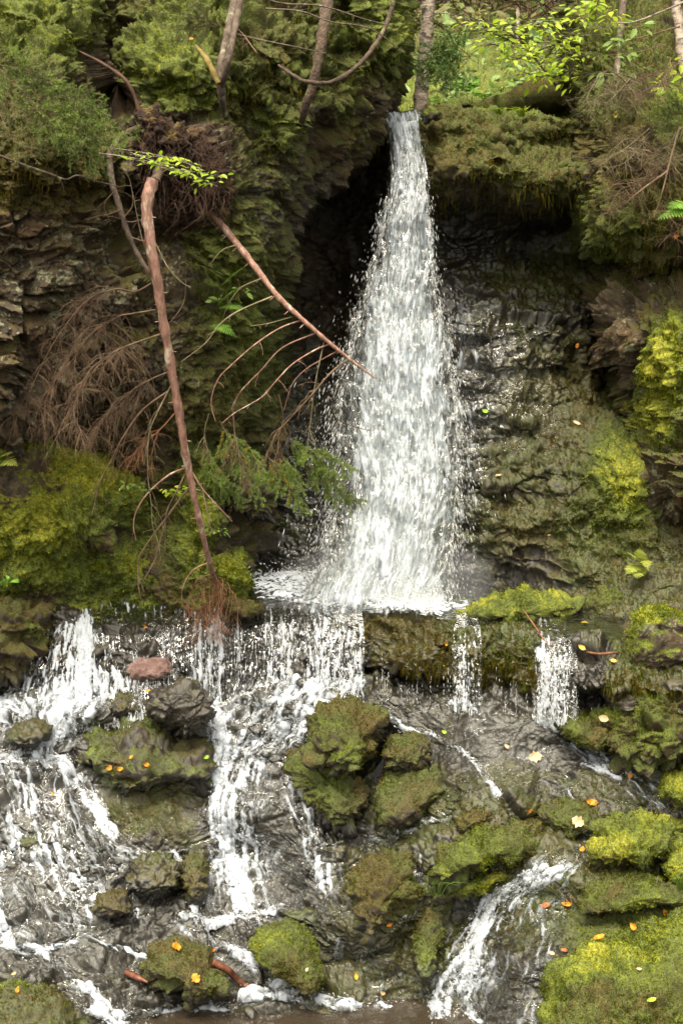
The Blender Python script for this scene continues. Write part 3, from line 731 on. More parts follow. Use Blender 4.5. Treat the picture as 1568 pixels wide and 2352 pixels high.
rock('mossy rock at the start of the thin stream, right of the tall middle block', [(880, 1712), (905, 1682), (950, 1680), (985, 1705), (990, 1740), (960, 1770), (900, 1775), (876, 1745)], dy=-0.08, thick=.6, moss=.62, hue=.34, wet=.5, seed=113, tufts=1.0, group=G_R)
rock('wide low boulder with dull green moss left of the thin stream', [(860, 1820), (880, 1775), (950, 1745), (1030, 1745), (1065, 1775), (1060, 1815), (1010, 1850), (960, 1880), (910, 1915), (870, 1905), (852, 1860)],
     dy=-0.06, thick=.5, moss=.6, hue=.4, wet=.55, seed=115, tufts=.9, group=G_R)
rock('rock of brown moss at the foot of the thin stream', [(1040, 1900), (1062, 1850), (1110, 1832), (1165, 1830), (1180, 1850), (1160, 1880), (1110, 1905), (1060, 1915)], dy=-0.04, thick=.6, moss=.72, hue=.22, wet=.3, seed=117, tufts=1.1, group=G_R)
rock('long humped boulder of green and brown moss in the lower centre right', [(985, 1985), (1000, 1950), (1060, 1920), (1120, 1890), (1190, 1868), (1240, 1872), (1262, 1920), (1262, 1960), (1220, 1975), (1150, 1990), (1080, 2010), (1010, 2040), (984, 2020)],
     dy=-0.10, thick=.42, moss=.78, hue=.46, wet=.25, seed=119, blocks=.8, tufts=1.5)
rock('strip of bright moss along the foot of the long humped boulder', [(990, 2052), (1060, 2018), (1140, 1996), (1210, 1985), (1200, 2005), (1130, 2040), (1060, 2066), (1000, 2070)], dy=-0.02, thick=.5, moss=.95, hue=.68, wet=.2, seed=121, tufts=1.3, group=G_R)
rock('upright brown mossy boulder left of the small chute', [(790, 2060), (800, 2010), (840, 1965), (890, 1945), (945, 1942), (962, 1970), (952, 2030), (945, 2075), (905, 2105), (880, 2150), (845, 2170), (815, 2120)],
     dy=-0.14, thick=.5, moss=.66, hue=.30, wet=.4, seed=123, blocks=.9, tufts=1.2)
rock('rounded green mossy boulder alone in the bottom centre', [(572, 2175), (585, 2130), (620, 2112), (680, 2108), (722, 2130), (735, 2170), (738, 2220), (755, 2255), (735, 2290), (700, 2300), (680, 2270), (630, 2240), (595, 2210)],
     dy=-0.08, thick=.5, moss=.72, hue=.48, wet=.4, seed=125, tufts=1.1)
rock('big smooth boulder under bright green moss filling the bottom right corner', [(1240, 2460), (1248, 2330), (1262, 2250), (1320, 2190), (1400, 2140), (1480, 2110), (1580, 2070), (1760, 2040), (1850, 2200), (1800, 2460)],
     Y=8.45, thick=.36, moss=.95, hue=.56, wet=.1, seed=127, blocks=.5, fine=1.2, tufts=1.1, level=7, lean=.9)
rock('bright mossy boulder with a dark hollow near the right edge', [(1368, 1960), (1380, 1910), (1430, 1872), (1480, 1860), (1530, 1872), (1560, 1900), (1560, 1950), (1510, 1972), (1450, 2000), (1400, 1995), (1372, 1980)],
     dy=-0.16, thick=.5, moss=.9, hue=.68, wet=.15, seed=129, blocks=1.5, tufts=1.5, flat=.65)
rock('small clump of bright moss at the right edge below the hollow boulder', [(1515, 1990), (1540, 1955), (1590, 1940), (1620, 1990), (1600, 2030), (1550, 2035)], Y=8.95, dy=-0.1, thick=.6, moss=.95, hue=.78, wet=.1, seed=130, tufts=1.6, group=G_R)
rock('long low slab of dull green moss above the big corner boulder', [(1315, 2080), (1335, 2020), (1400, 1995), (1470, 2000), (1540, 2025), (1640, 2040), (1640, 2090), (1540, 2085), (1450, 2105), (1370, 2125), (1320, 2110)],
     dy=-0.06, thick=.42, moss=.82, hue=.50, wet=.3, seed=131, blocks=.6, tufts=1.2)
rock('rounded boulder of brown-green moss below the right end of the ledge', [(1265, 1660), (1285, 1636), (1330, 1630), (1380, 1650), (1410, 1680), (1412, 1715), (1380, 1735), (1330, 1718), (1290, 1690)], dy=-0.16, thick=.6, moss=.78, hue=.36, wet=.35, seed=133, tufts=1.3)
rock('big squared block at the right edge, pale bare face and yellow moss on top', [(1430, 1455), (1440, 1410), (1490, 1384), (1540, 1398), (1600, 1400), (1640, 1450), (1630, 1530), (1560, 1545), (1500, 1570), (1440, 1555), (1426, 1500)],
     Y=9.85, dy=-0.12, lean=.1, thick=.55, moss=.34, hue=.62, wet=.05, lich=.45, seed=143, blocks=.2, tufts=1.3, flat=.55)
rock('pile of rough mossy rock under the squared block at the right edge', [(1392, 1650), (1420, 1600), (1480, 1560), (1560, 1520), (1650, 1500), (1700, 1640), (1660, 1780), (1560, 1790), (1480, 1765), (1420, 1740), (1392, 1700)],
     Y=9.75, dy=-0.20, lean=.5, thick=.45, moss=.62, hue=.50, wet=.2, seed=137, blocks=1.1, level=7, tufts=1.3, flat=.7)
rock('mossy slab under wet leaves in the right of the cascade', [(1228, 1862), (1270, 1825), (1330, 1820), (1380, 1850), (1405, 1895), (1395, 1930), (1340, 1935), (1290, 1915), (1250, 1890)], dy=-0.03, thick=.4, moss=.66, hue=.42, wet=.5, seed=139, tufts=.9, group=G_R)
rock('bright yellow-green mossy boulder at the right edge beside the stream', [(1508, 1815), (1525, 1780), (1570, 1762), (1650, 1750), (1680, 1830), (1640, 1880), (1570, 1870), (1530, 1845)], dy=-0.10, thick=.55, moss=.95, hue=.78, wet=.1, seed=141, tufts=1.5)
rock('mossy brown boulder at the bottom left of the pool holding two orange leaves', [(330, 2215), (345, 2170), (390, 2155), (450, 2160), (490, 2195), (510, 2240), (528, 2285), (500, 2305), (440, 2312), (400, 2280), (360, 2262), (338, 2240)],
     dy=-0.10, thick=.5, moss=.62, hue=.32, wet=.5, seed=145, blocks=.8, tufts=1.0)
rock('low dark rock in the bottom left corner with a moss patch', [(-60, 2300), (0, 2255), (60, 2245), (120, 2270), (165, 2310), (195, 2352), (180, 2420), (-40, 2430)], dy=-0.08, thick=.4, moss=.42, hue=.42, wet=.75, seed=147, tufts=.7)
rock('small dark rock with a rusty brown top in the left cascade', [(208, 2085), (225, 2055), (262, 2040), (295, 2050), (306, 2080), (300, 2108), (262, 2112), (225, 2105)], dy=-0.10, thick=.6, moss=.36, hue=.05, wet=.7, seed=149, tufts=.5, group=G_R)
rock('dark undercut rock in the left cascade beside a thin side spout', [(285, 2020), (300, 1975), (345, 1950), (390, 1952), (412, 1985), (408, 2040), (380, 2070), (330, 2070), (295, 2050)], dy=-0.06, thick=.5, moss=.2, hue=.3, wet=.95, seed=151, group=G_R)
rock('dark mossy rock left of the main lower cascade at its foot', [(412, 1980), (440, 1950), (470, 1960), (478, 2000), (470, 2060), (440, 2085), (418, 2050)], dy=-0.08, thick=.6, moss=.5, hue=.4, wet=.7, seed=153, tufts=.6, group=G_R)
rock('wet dark rock half covered by white water at the left edge', [(10, 1700), (30, 1665), (80, 1650), (118, 1662), (112, 1700), (80, 1722), (30, 1724)], dy=-0.12, thick=.55, moss=.2, hue=.3, wet=1.0, seed=155, group=G_R)
rock('hanging block of dull moss on the left end of the ledge', [(-60, 1400), (0, 1378), (60, 1378), (100, 1400), (112, 1440), (92, 1500), (70, 1560), (0, 1600), (-60, 1600)], Y=10.75, lean=0, thick=.5, moss=.72, hue=.24, wet=.35, seed=157, blocks=1.1, tufts=1.1, droop=.6, flat=.7)
rock('low hump of bright moss on the upper shore right of the fall', [(1050, 1425), (1070, 1395), (1120, 1368), (1180, 1355), (1260, 1362), (1330, 1375), (1345, 1400), (1280, 1425), (1180, 1435), (1100, 1432)], Y=10.55, thick=.5, moss=.9, hue=.66, wet=.25, seed=159, blocks=1.0, tufts=1.3)
rock('dark overhanging rock at the left foot of the big waterfall', [(505, 1130), (540, 1100), (600, 1090), (635, 1120), (640, 1170), (610, 1200), (560, 1195), (515, 1175)], Y=11.45, lean=.2, thick=.6, moss=.35, hue=.4, wet=.5, seed=161, blocks=1.0, tufts=.6)
rock('brown orange-tinted rock on the ledge lip beside the branch tip', [(518, 1385), (540, 1374), (575, 1376), (605, 1388), (600, 1405), (560, 1420), (530, 1412)], Y=10.75, dy=-0.1, thick=.6, moss=.8, hue=.14, wet=.3, seed=163, tufts=1.0)

rock('small mossy stone on the left side of the lip of the fall', [(845, 275), (852, 258), (868, 254), (880, 262), (880, 280), (862, 290)], Y=12.0, lean=0, thick=.8, moss=.7, hue=.5, wet=.5, seed=181, tufts=1.0, name='stone', cat='stone')
rock('small dark mossy stone at the foot of the pale trunk beside the lip', [(962, 268), (970, 256), (992, 252), (1012, 258), (1010, 275), (985, 282)], Y=11.98, lean=0, thick=.8, moss=.7, hue=.4, wet=.4, seed=183, tufts=1.0, name='stone', cat='stone')
rock('wedge of wet mossy rock between the humped boulder and the upright brown one', [(962, 2080), (985, 2062), (1010, 2080), (1015, 2150), (1000, 2220), (975, 2260), (955, 2240), (948, 2160)], dy=.02, thick=.4, moss=.72, hue=.45, wet=.5, seed=185, tufts=.8)
rock('low wet slab in the middle of the left cascade', [(30, 1900), (90, 1880), (150, 1895), (180, 1930), (150, 1965), (80, 1975), (35, 1950)], dy=.03, thick=.35, moss=.1, hue=.3, wet=1.0, seed=187, blocks=.4, group=G_R)
rock('dark rock splitting the water left of the tall middle block', [(655, 1735), (675, 1712), (700, 1715), (715, 1745), (700, 1775), (668, 1770)], dy=-.05, thick=.5, moss=.45, hue=.15, wet=.8, seed=189, tufts=.6, group=G_R)
rock('wet rock under the foot of the central cascade, above the lone bottom boulder', [(640, 2100), (690, 2075), (750, 2078), (790, 2110), (780, 2150), (735, 2150), (690, 2125)], dy=.0, thick=.4, moss=.15, hue=.3, wet=1.0, seed=191, blocks=.4, group=G_R)
rock('mossy bench along the right wall foot behind the shore', [(1340, 1395), (1380, 1350), (1450, 1340), (1500, 1360), (1500, 1400), (1440, 1420), (1370, 1425)], Y=10.75, lean=.3, thick=.5, moss=.9, hue=.62, wet=.2, seed=193, tufts=1.0)

# ================================================================== WOOD, LEAVES, FERNS
def simple_mat(name, c1, c2, scale=20, rough=0.8, bump=0.4, dist=0.01, c3=None, s3=6, t3=(0.5, 0.6), trans=0.0, stretch=1.0, spec=0.4):
    T = NT(name)
    g = T.n('ShaderNodeNewGeometry')
    co = g.outputs['Position']
    if stretch != 1.0:
        mp = T.n('ShaderNodeMapping'); T.l(co, mp.inputs[0]); mp.inputs['Scale'].default_value = (1, 1, stretch); co = mp.outputs[0]
    n = T.noise(co, scale, 4, 0.65)
    col = T.mix(T.ramp(n, .32, .68), c1, c2)
    if c3: col = T.mix(T.ramp(T.noise(co, s3, 4, 0.6), *t3), col, c3)
    nb = T.bump(T.noise(co, scale * 2.2, 3, .6), bump, dist)
    b = T.bsdf(col, rough, spec, nb)
    if trans:
        t = T.n('ShaderNodeBsdfTranslucent'); T.l(col, t.inputs[0])
        m = T.n('ShaderNodeMixShader'); m.inputs[0].default_value = trans
        T.l(b, m.inputs[1]); T.l(t.outputs[0], m.inputs[2]); b = m.outputs[0]
    return T.done(b)
M = {
    'pink': simple_mat('pinkish_spruce_bark', (0.17, 0.085, 0.058), (0.34, 0.19, 0.145), 30, .6, .8, .012, (0.45, 0.36, 0.28), 16, (.55, .66), stretch=.35),
    'grey': simple_mat('lichen_grey_bark', (0.050, 0.034, 0.023), (0.135, 0.098, 0.072), 22, .8, .8, .02, (0.24, 0.23, 0.17), 14, (.58, .68), stretch=.5),
    'dark': simple_mat('dark_bark', (0.040, 0.026, 0.016), (0.105, 0.068, 0.045), 26, .8, .8, .02, (0.14, 0.14, 0.06), 10, (.58, .68)),
    'pale': simple_mat('pale_bark', (0.16, 0.125, 0.095), (0.32, 0.26, 0.205), 14, .75, .8, .02, (0.055, 0.042, 0.032), 9, (.52, .60), stretch=1.8),
    'twig': simple_mat('dead_twig', (0.075, 0.045, 0.026), (0.18, 0.115, 0.070), 12, .8, .2),
    'olive': simple_mat('lichened_twig', (0.11, 0.085, 0.04), (0.24, 0.20, 0.12), 12, .8, .2),
    'rust': simple_mat('rusty_twig', (0.10, 0.042, 0.020), (0.25, 0.115, 0.055), 12, .7, .2),
    'soilroot': simple_mat('dark_rootlet', (0.020, 0.010, 0.006), (0.085, 0.042, 0.024), 12, .8, .2),
    'ochre': simple_mat('ochre_wood', (0.12, 0.085, 0.02), (0.24, 0.18, 0.05), 18, .8, .5),
    'wet': simple_mat('wet_brown_wood', (0.05, 0.018, 0.010), (0.17, 0.06, 0.03), 16, .25, .5),
    'soil': simple_mat('peaty_soil', (0.012, 0.006, 0.004), (0.055, 0.026, 0.014), 18, .95, 1.0, .04, (0.11, 0.075, 0.025), 7, (.5, .62)),
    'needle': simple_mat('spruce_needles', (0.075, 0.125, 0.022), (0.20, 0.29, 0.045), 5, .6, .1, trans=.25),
    'needle2': simple_mat('dull_green_needles', (0.085, 0.105, 0.030), (0.18, 0.21, 0.060), 6, .6, .1, c3=(.14, .09, .03), s3=5, t3=(.52, .62), trans=.25),  # duller green needles with brown patches
    'yneedle': simple_mat('yellowing_needles', (0.30, 0.15, 0.02), (0.48, 0.26, 0.04), 8, .7, .1, trans=.25),
    'lime': simple_mat('lime_leaf', (0.26, 0.40, 0.022), (0.50, 0.60, 0.05), 5, .35, .1, trans=.45),
    'mid': simple_mat('green_leaf', (0.12, 0.21, 0.035), (0.23, 0.34, 0.07), 5, .45, .1, trans=.4),
    'soft': simple_mat('pale_fern_leaf', (0.15, 0.24, 0.065), (0.27, 0.38, 0.13), 6, .5, .1, trans=.35),
    'fern': simple_mat('fern_leaf', (0.11, 0.24, 0.03), (0.22, 0.38, 0.05), 8, .6, .1, trans=.4),
    'yfern': simple_mat('yellow_fern_leaf', (0.30, 0.38, 0.05), (0.50, 0.52, 0.12), 8, .6, .1, trans=.4),
    'l_orange': simple_mat('orange_leaf', (0.56, 0.17, 0.012), (0.80, 0.36, 0.03), 30, .5, .3, trans=.25),
    'l_pale': simple_mat('pale_leaf', (0.60, 0.36, 0.18), (0.80, 0.58, 0.36), 30, .5, .3, trans=.25),
    'l_yellow': simple_mat('yellow_leaf', (0.66, 0.42, 0.02), (0.80, 0.58, 0.10), 30, .5, .3, trans=.25),
    'l_green': simple_mat('green_fallen_leaf', (0.22, 0.42, 0.02), (0.38, 0.58, 0.05), 30, .5, .3, trans=.25),
    'l_brown': simple_mat('brown_leaf', (0.20, 0.06, 0.02), (0.38, 0.14, 0.05), 30, .5, .3, trans=.1),
}
def resample(P, n):
    P = np.asarray(P, float)
    if len(P) < 3:
        t = np.linspace(0, 1, n)[:, None]; return P[0] * (1 - t) + P[-1] * t
    A = np.concatenate([[2 * P[0] - P[1]], P, [2 * P[-1] - P[-2]]]); m = len(P) - 1
    out = []
    for x in np.linspace(0, m - 1e-6, n):
        i = int(x); t = x - i; p0, p1, p2, p3 = A[i:i + 4]
        out.append(0.5 * (2 * p1 + (p2 - p0) * t + (2 * p0 - 5 * p1 + 4 * p2 - p3) * t * t + (3 * p1 - p0 - 3 * p2 + p3) * t ** 3))
    return np.array(out)
def tube_vf(P, rad, k=5, rough=0.0):
    P = np.asarray(P, float); n = len(P)
    rad = np.interp(np.linspace(0, 1, n), np.linspace(0, 1, len(np.atleast_1d(rad))), np.atleast_1d(rad))
    T = np.gradient(P, axis=0); T /= np.linalg.norm(T, axis=1, keepdims=True) + 1e-9
    a = np.cross(T, np.array([0.13, 1.0, 0.21])); a /= np.linalg.norm(a, axis=1, keepdims=True) + 1e-9
    b = np.cross(T, a)
    th = np.linspace(0, 2 * math.pi, k, endpoint=False)
    R_ = rad[:, None] * np.ones(k)[None]
    V = P[:, None] + R_[..., None] * (np.cos(th)[None, :, None] * a[:, None] + np.sin(th)[None, :, None] * b[:, None])
    if rough:
        q = V.reshape(-1, 3)
        V = V + (rough * rad[:, None] * fbm(V, 14, 3, 77))[..., None] * (V - P[:, None]) / (rad[:, None, None] + 1e-9)
    i = np.arange(n * k).reshape(n, k)
    Fq = np.stack([i[:-1], np.roll(i, -1, 1)[:-1], np.roll(i, -1, 1)[1:], i[1:]], -1).reshape(-1, 4)
    return V.reshape(-1, 3), Fq
def tubes(name, items, mat, parent=None, k=5, rough=0.0, origin=None):
    Vs, Fs, o = [], [], 0
    for P, r in items:
        V, f = tube_vf(P, r, k, rough); Vs.append(V); Fs.append(f + o); o += len(V)
    return obj(name, np.concatenate(Vs), np.concatenate(Fs), M[mat], parent=parent, origin=origin)
def path(pts, n=None):
    """course in the picture with its own depth at every point -> points in the place"""
    P = pt([p[0] for p in pts], [p[1] for p in pts], [p[2] for p in pts])
    return resample(P, n or max(8, 6 * len(pts)))
def upx(r, Y): return r * Y / F

def twigs_of(P, r0, n=14, ln=0.35, droop=1.0, sub=5, spread=0.8, start=0.15, back=(0, 0, 0), seed=0, fl=0.5):
    """side twigs that leave a branch and hang, each with finer ones"""
    g = np.random.default_rng(seed); out = []
    T = np.gradient(P, axis=0); T /= np.linalg.norm(T, axis=1, keepdims=True) + 1e-9
    for i in range(n):
        x = start + (1 - start) * (i + g.random()) / n
        j = min(int(x * (len(P) - 1)), len(P) - 2)
        d = T[j] * fl + g.normal(0, spread, 3) * np.array([1, .5, .5]) + np.array(back)
        d /= np.linalg.norm(d) + 1e-9
        L = ln * g.uniform(.45, 1.2) * (1 - .35 * x)
        m = 7; q = [P[j]]; dd = d.copy()
        for s in range(m):
            dd = dd + np.array([0, 0, -droop * .22]) + g.normal(0, .09, 3); dd /= np.linalg.norm(dd)
            q.append(q[-1] + dd * L / m)
        q = np.array(q); rr = r0 * g.uniform(.6, 1)
        out.append((q, [rr, rr * .35]))
        for s in range(sub):
            jj = g.integers(1, m); e = (q[jj + 1 if jj < m else jj] - q[jj - 1]); e /= np.linalg.norm(e) + 1e-9
            e = e + g.normal(0, .75, 3) * np.array([1, .6, .8]); e /= np.linalg.norm(e)
            l2 = L * g.uniform(.18, .42); w_ = [q[jj]]
            for z in range(3):
                e = e + np.array([0, 0, -droop * .2]) + g.normal(0, .1, 3); e /= np.linalg.norm(e); w_.append(w_[-1] + e * l2 / 3)
            out.append((np.array(w_), [rr * .5, rr * .22]))
    return out

def needles(name, segs, mat, parent, dens=420, ln=0.014, wd=0.0022, seed=0):
    """needles set round twigs; segs are (points, start share)"""
    g = np.random.default_rng(seed); Ps = []; Ds = []
    for P, s0 in segs:
        L = np.linalg.norm(np.diff(P, axis=0), axis=1).sum(); n = max(6, int(L * (1 - s0) * dens))
        t = s0 + (1 - s0) * g.random(n); x = t * (len(P) - 1); i = np.minimum(x.astype(int), len(P) - 2); f = (x - i)[:, None]
        p = P[i] * (1 - f) + P[i + 1] * f; d = P[i + 1] - P[i]; d /= np.linalg.norm(d, axis=1, keepdims=True) + 1e-9
        e = d * .75 + g.normal(0, .62, (n, 3)); e /= np.linalg.norm(e, axis=1, keepdims=True)
        Ps.append(p); Ds.append(e)
    P = np.concatenate(Ps); D = np.concatenate(Ds); n = len(P)
    S = np.cross(D, g.normal(size=(n, 3))); S /= np.linalg.norm(S, axis=1, keepdims=True) + 1e-9
    L = ln * g.uniform(.7, 1.3, (n, 1))
    V = np.stack([P, P + D * L * .45 - S * wd * .5, P + D * L, P + D * L * .45 + S * wd * .5], 1).reshape(-1, 3)
    o = obj(name, V, np.arange(4 * n).reshape(-1, 4), M[mat], parent=parent, smooth_sh=False)
    return o
def spray_segs(P, n=10, ln=.16, seed=0, down=.3, flat=(1, .7, .5)):
    """a spruce spray: an axis with pairs of side twigs and finer twigs"""
    g = np.random.default_rng(seed); segs = [(P, .35)]
    T = np.gradient(P, axis=0); T /= np.linalg.norm(T, axis=1, keepdims=True) + 1e-9
    for i in range(n):
        x = .2 + .78 * i / n; j = min(int(x * (len(P) - 1)), len(P) - 2)
        for sgn in (-1, 1):
            s = np.cross(T[j], np.array([0.1, .9, .3])); s /= np.linalg.norm(s) + 1e-9
            d = T[j] * .75 + sgn * s * .75 + g.normal(0, .22, 3) * np.array(flat) + np.array([0, 0, -down * .3]); d /= np.linalg.norm(d)
            L = ln * (1.15 - .8 * x) * g.uniform(.6, 1.2); q = [P[j]]
            for z in range(4):
                d = d + np.array([0, 0, -down * .14]) + g.normal(0, .06, 3); d /= np.linalg.norm(d); q.append(q[-1] + d * L / 4)
            q = np.array(q); segs.append((q, .1))
            for z in (1, 2, 3):
                e = d + g.normal(0, .6, 3); e /= np.linalg.norm(e); segs.append((np.stack([q[z], q[z] + e * L * .3]), 0.0))
    return segs

# --- broad leaves
def leaf_cloud(name, P, D, size, mat, parent, seed=0, up=.9, wr=.52):
    """broad leaves at points P, pointing along D, faces turned mostly up"""
    g = np.random.default_rng(seed); n = len(P)
    D = D + g.normal(0, .25, (n, 3)); D /= np.linalg.norm(D, axis=1, keepdims=True) + 1e-9
    U_ = np.array([0, 0, 1.0]) * up + g.normal(0, .35, (n, 3)) + np.array([0, -.35, 0])
    S = np.cross(D, U_); S /= np.linalg.norm(S, axis=1, keepdims=True) + 1e-9; N = np.cross(S, D)
    L = size * g.uniform(.6, 1.25, (n, 1))
    tt = [0, .22, .5, .8, 1]; ww = [.0, .8, 1, .6, 0]
    mid = [P + D * L * t - N * L * .18 * t * t for t in tt]
    V = [mid[0]]
    for i in (1, 2, 3): V += [mid[i] - S * L * wr * .5 * ww[i] + N * L * .07, mid[i], mid[i] + S * L * wr * .5 * ww[i] + N * L * .07]
    V.append(mid[4]); V = np.stack(V, 1)
    f4 = np.array([[1, 4, 5, 2], [2, 5, 6, 3], [4, 7, 8, 5], [5, 8, 9, 6]]); f3 = np.array([[0, 1, 2], [0, 2, 3], [7, 10, 8], [8, 10, 9]])
    o = np.arange(n)[:, None, None] * 11
    return obj(name, V.reshape(-1, 3), [(f4[None] + o).reshape(-1, 4), (f3[None] + o).reshape(-1, 3)], M[mat], parent=parent)
# --- the fallen spruces hanging from the left cliff
YT = [9.75, 9.72, 9.7, 9.72, 9.78, 9.86, 9.95, 10.05, 10.25, 10.6, 10.70]
tp = [(352, 412), (338, 470), (346, 560), (366, 680), (386, 800), (408, 930), (430, 1060), (455, 1180), (480, 1285), (500, 1350), (514, 1402)]
trunkP = path([(u, v, y + .1) for (u, v), y in zip(tp, YT)], 90)
FS = empty('fallen_spruce', pt(352, 412, 9.85), 'long bare pink-brown trunk hanging head down from the left cliff to the ledge', 'fallen tree')
tubes('trunk', [(trunkP, [upx(14, 9.8), upx(12.5, 9.8), upx(12, 9.8), upx(10.5, 9.8), upx(10, 9.8), upx(8.5, 9.9), upx(7, 10), upx(5, 10.2), upx(2.2, 10.6)])] +
      [(np.stack([trunkP[i], trunkP[i] + np.array([s * .055, -.02, -.005])]), [.004, .002]) for i, s in ((12, 1), (15, -.5), (17, -1), (19, .4), (22, -1), (24, .7), (26, 1), (28, -.6), (31, -1), (33, .5), (36, 1), (40, .6), (44, -1), (47, -.5), (50, 1), (54, -.7), (58, 1), (63, -1), (66, .5), (70, -1), (74, .6))], 'pink', FS, k=14, rough=.32)
def yt(v): return float(np.interp(v, [p[1] for p in tp], [y + .1 for y in YT]))
br = [
    ([(428, 1074), (387, 1092), (342, 1131), (315, 1171), (307, 1207), (313, 1241)], 2.6, 4, .12, 0, 'pink'),
    ([(435, 1119), (397, 1169), (380, 1193), (354, 1227), (330, 1263), (319, 1284), (318, 1340), (319, 1352)], 3.0, 7, .15, 2, 'twig'),
    ([(428, 1083), (409, 1123), (385, 1171), (380, 1207), (378, 1263), (361, 1296)], 2.4, 6, .16, 2, 'twig'),
    ([(380, 1200), (361, 1267), (354, 1291), (332, 1330), (326, 1342), (332, 1361)], 2.0, 4, .12, 1, 'twig'),
    ([(396, 880), (356, 960), (342, 1003), (340, 1088), (348, 1160), (351, 1207), (364, 1246)], 2.2, 12, .2, 3, 'olive'),
    ([(400, 890), (330, 940), (284, 1003), (260, 1051), (231, 1107), (212, 1181)], 3.0, 16, .22, 4, 'twig'),
    ([(481, 1291), (442, 1311), (421, 1347), (418, 1371), (424, 1383)], 2.2, 3, .08, 1, 'pink'),
    ([(487, 1319), (452, 1332), (446, 1378)], 1.6, 4, .10, 1, 'twig'),
    ([(442, 1085), (464, 1121), (498, 1160), (534, 1198)], 2.0, 3, .10, 1, 'pink'),
    ([(464, 1121), (475, 1171), (488, 1227)], 1.8, 3, .08, 0, 'twig'),
    ([(358, 712), (308, 720), (269, 729), (210, 768), (165, 830), (110, 900), (100, 970)], 2.5, 60, .42, 11, 'twig'),
    ([(350, 650), (311, 670), (269, 664), (210, 684), (157, 740), (110, 813), (70, 900), (56, 960)], 2.5, 60, .42, 11, 'twig'),
    ([(386, 762), (336, 779), (297, 793), (252, 815), (200, 860), (170, 940), (190, 1000)], 2.4, 60, .40, 11, 'twig'),
    ([(400, 850), (350, 870), (300, 900), (250, 950), (215, 1010)], 2.4, 54, .36, 11, 'twig'),
    ([(410, 940), (370, 985), (330, 1020), (290, 1060)], 2.4, 26, .32, 6, 'rust'),
    ([(356, 555), (386, 614), (420, 650), (439, 659)], 1.6, 3, .08, 0, 'olive'),
    ([(340, 500), (300, 510), (270, 500), (240, 495)], 1.6, 5, .10, 2, 'twig'),
    ([(375, 760), (420, 700), (428, 640)], 1.3, 2, .08, 0, 'twig'),
    ([(350, 610), (330, 560), (316, 500), (305, 440)], 1.6, 4, .10, 1, 'olive'),
]
for i, (pl, r, n, ln, sub, mt) in enumerate(br):
    y0 = yt(pl[0][1])
    dd = .42 if i in (10, 11, 12, 13) else .18
    P = path([(u, v, y0 + (0.02 if j == 0 else -0.03 * math.sin(j) + dd * .1 * j * (1 if i % 3 else -.6))) for j, (u, v) in enumerate(pl)])
    tubes('branch', [(P, [upx(r, y0), upx(r * .7, y0), upx(r * .35, y0)])] + twigs_of(P, upx(max(.75, r * .3), y0), n, ln, 1.0, sub, .7, .12 if n < 20 else .3, seed=900 + i), mt, FS, k=4)
# the drowned crown tip
g_ = np.random.default_rng(55); items = []
for i in range(60):
    x = g_.uniform(.86, 1); p0 = trunkP[int(x * 89)]
    u0, v0 = proj(p0)
    P = path([(u0, v0, p0[1]), (g_.uniform(418, 545), v0 + g_.uniform(10, 60), p0[1] - .08 - .1 * g_.random()), (g_.uniform(420, 548), g_.uniform(1420, 1500), p0[1] - .20 - .15 * g_.random())], 9)
    items.append((P, [.0026, .001])); items += twigs_of(P, .0012, 5, .10, .8, 2, .7, seed=2000 + i)
tubes('twigs', items, 'rust', FS, k=3)

F2 = empty('fallen_spruce', pt(252, 372, 9.8), 'short thin broken trunk leaning onto the long pink-brown trunk, left cliff', 'fallen tree')
P = path([(252, 365, 9.82), (258, 418, 9.80), (277, 482, 9.78), (294, 533, 9.76), (316, 583, 9.76), (342, 626, 9.78)], 50)
tubes('trunk', [(P, [upx(7, 9.8), upx(7, 9.8), upx(6, 9.8), upx(5, 9.8)])], 'grey', F2, k=9, rough=.25)
for i, pl in enumerate([[(277, 482), (250, 492), (228, 496), (200, 505)], [(262, 440), (240, 470), (248, 500)], [(300, 545), (335, 555)], [(285, 500), (305, 470), (300, 420), (290, 395)]]):
    Q = path([(u, v, 9.75) for u, v in pl])
    tubes('branch', [(Q, [.004, .0018])] + twigs_of(Q, .0018, 6, .12, .5, 2, .7, seed=1100 + i), 'twig', F2, k=4)

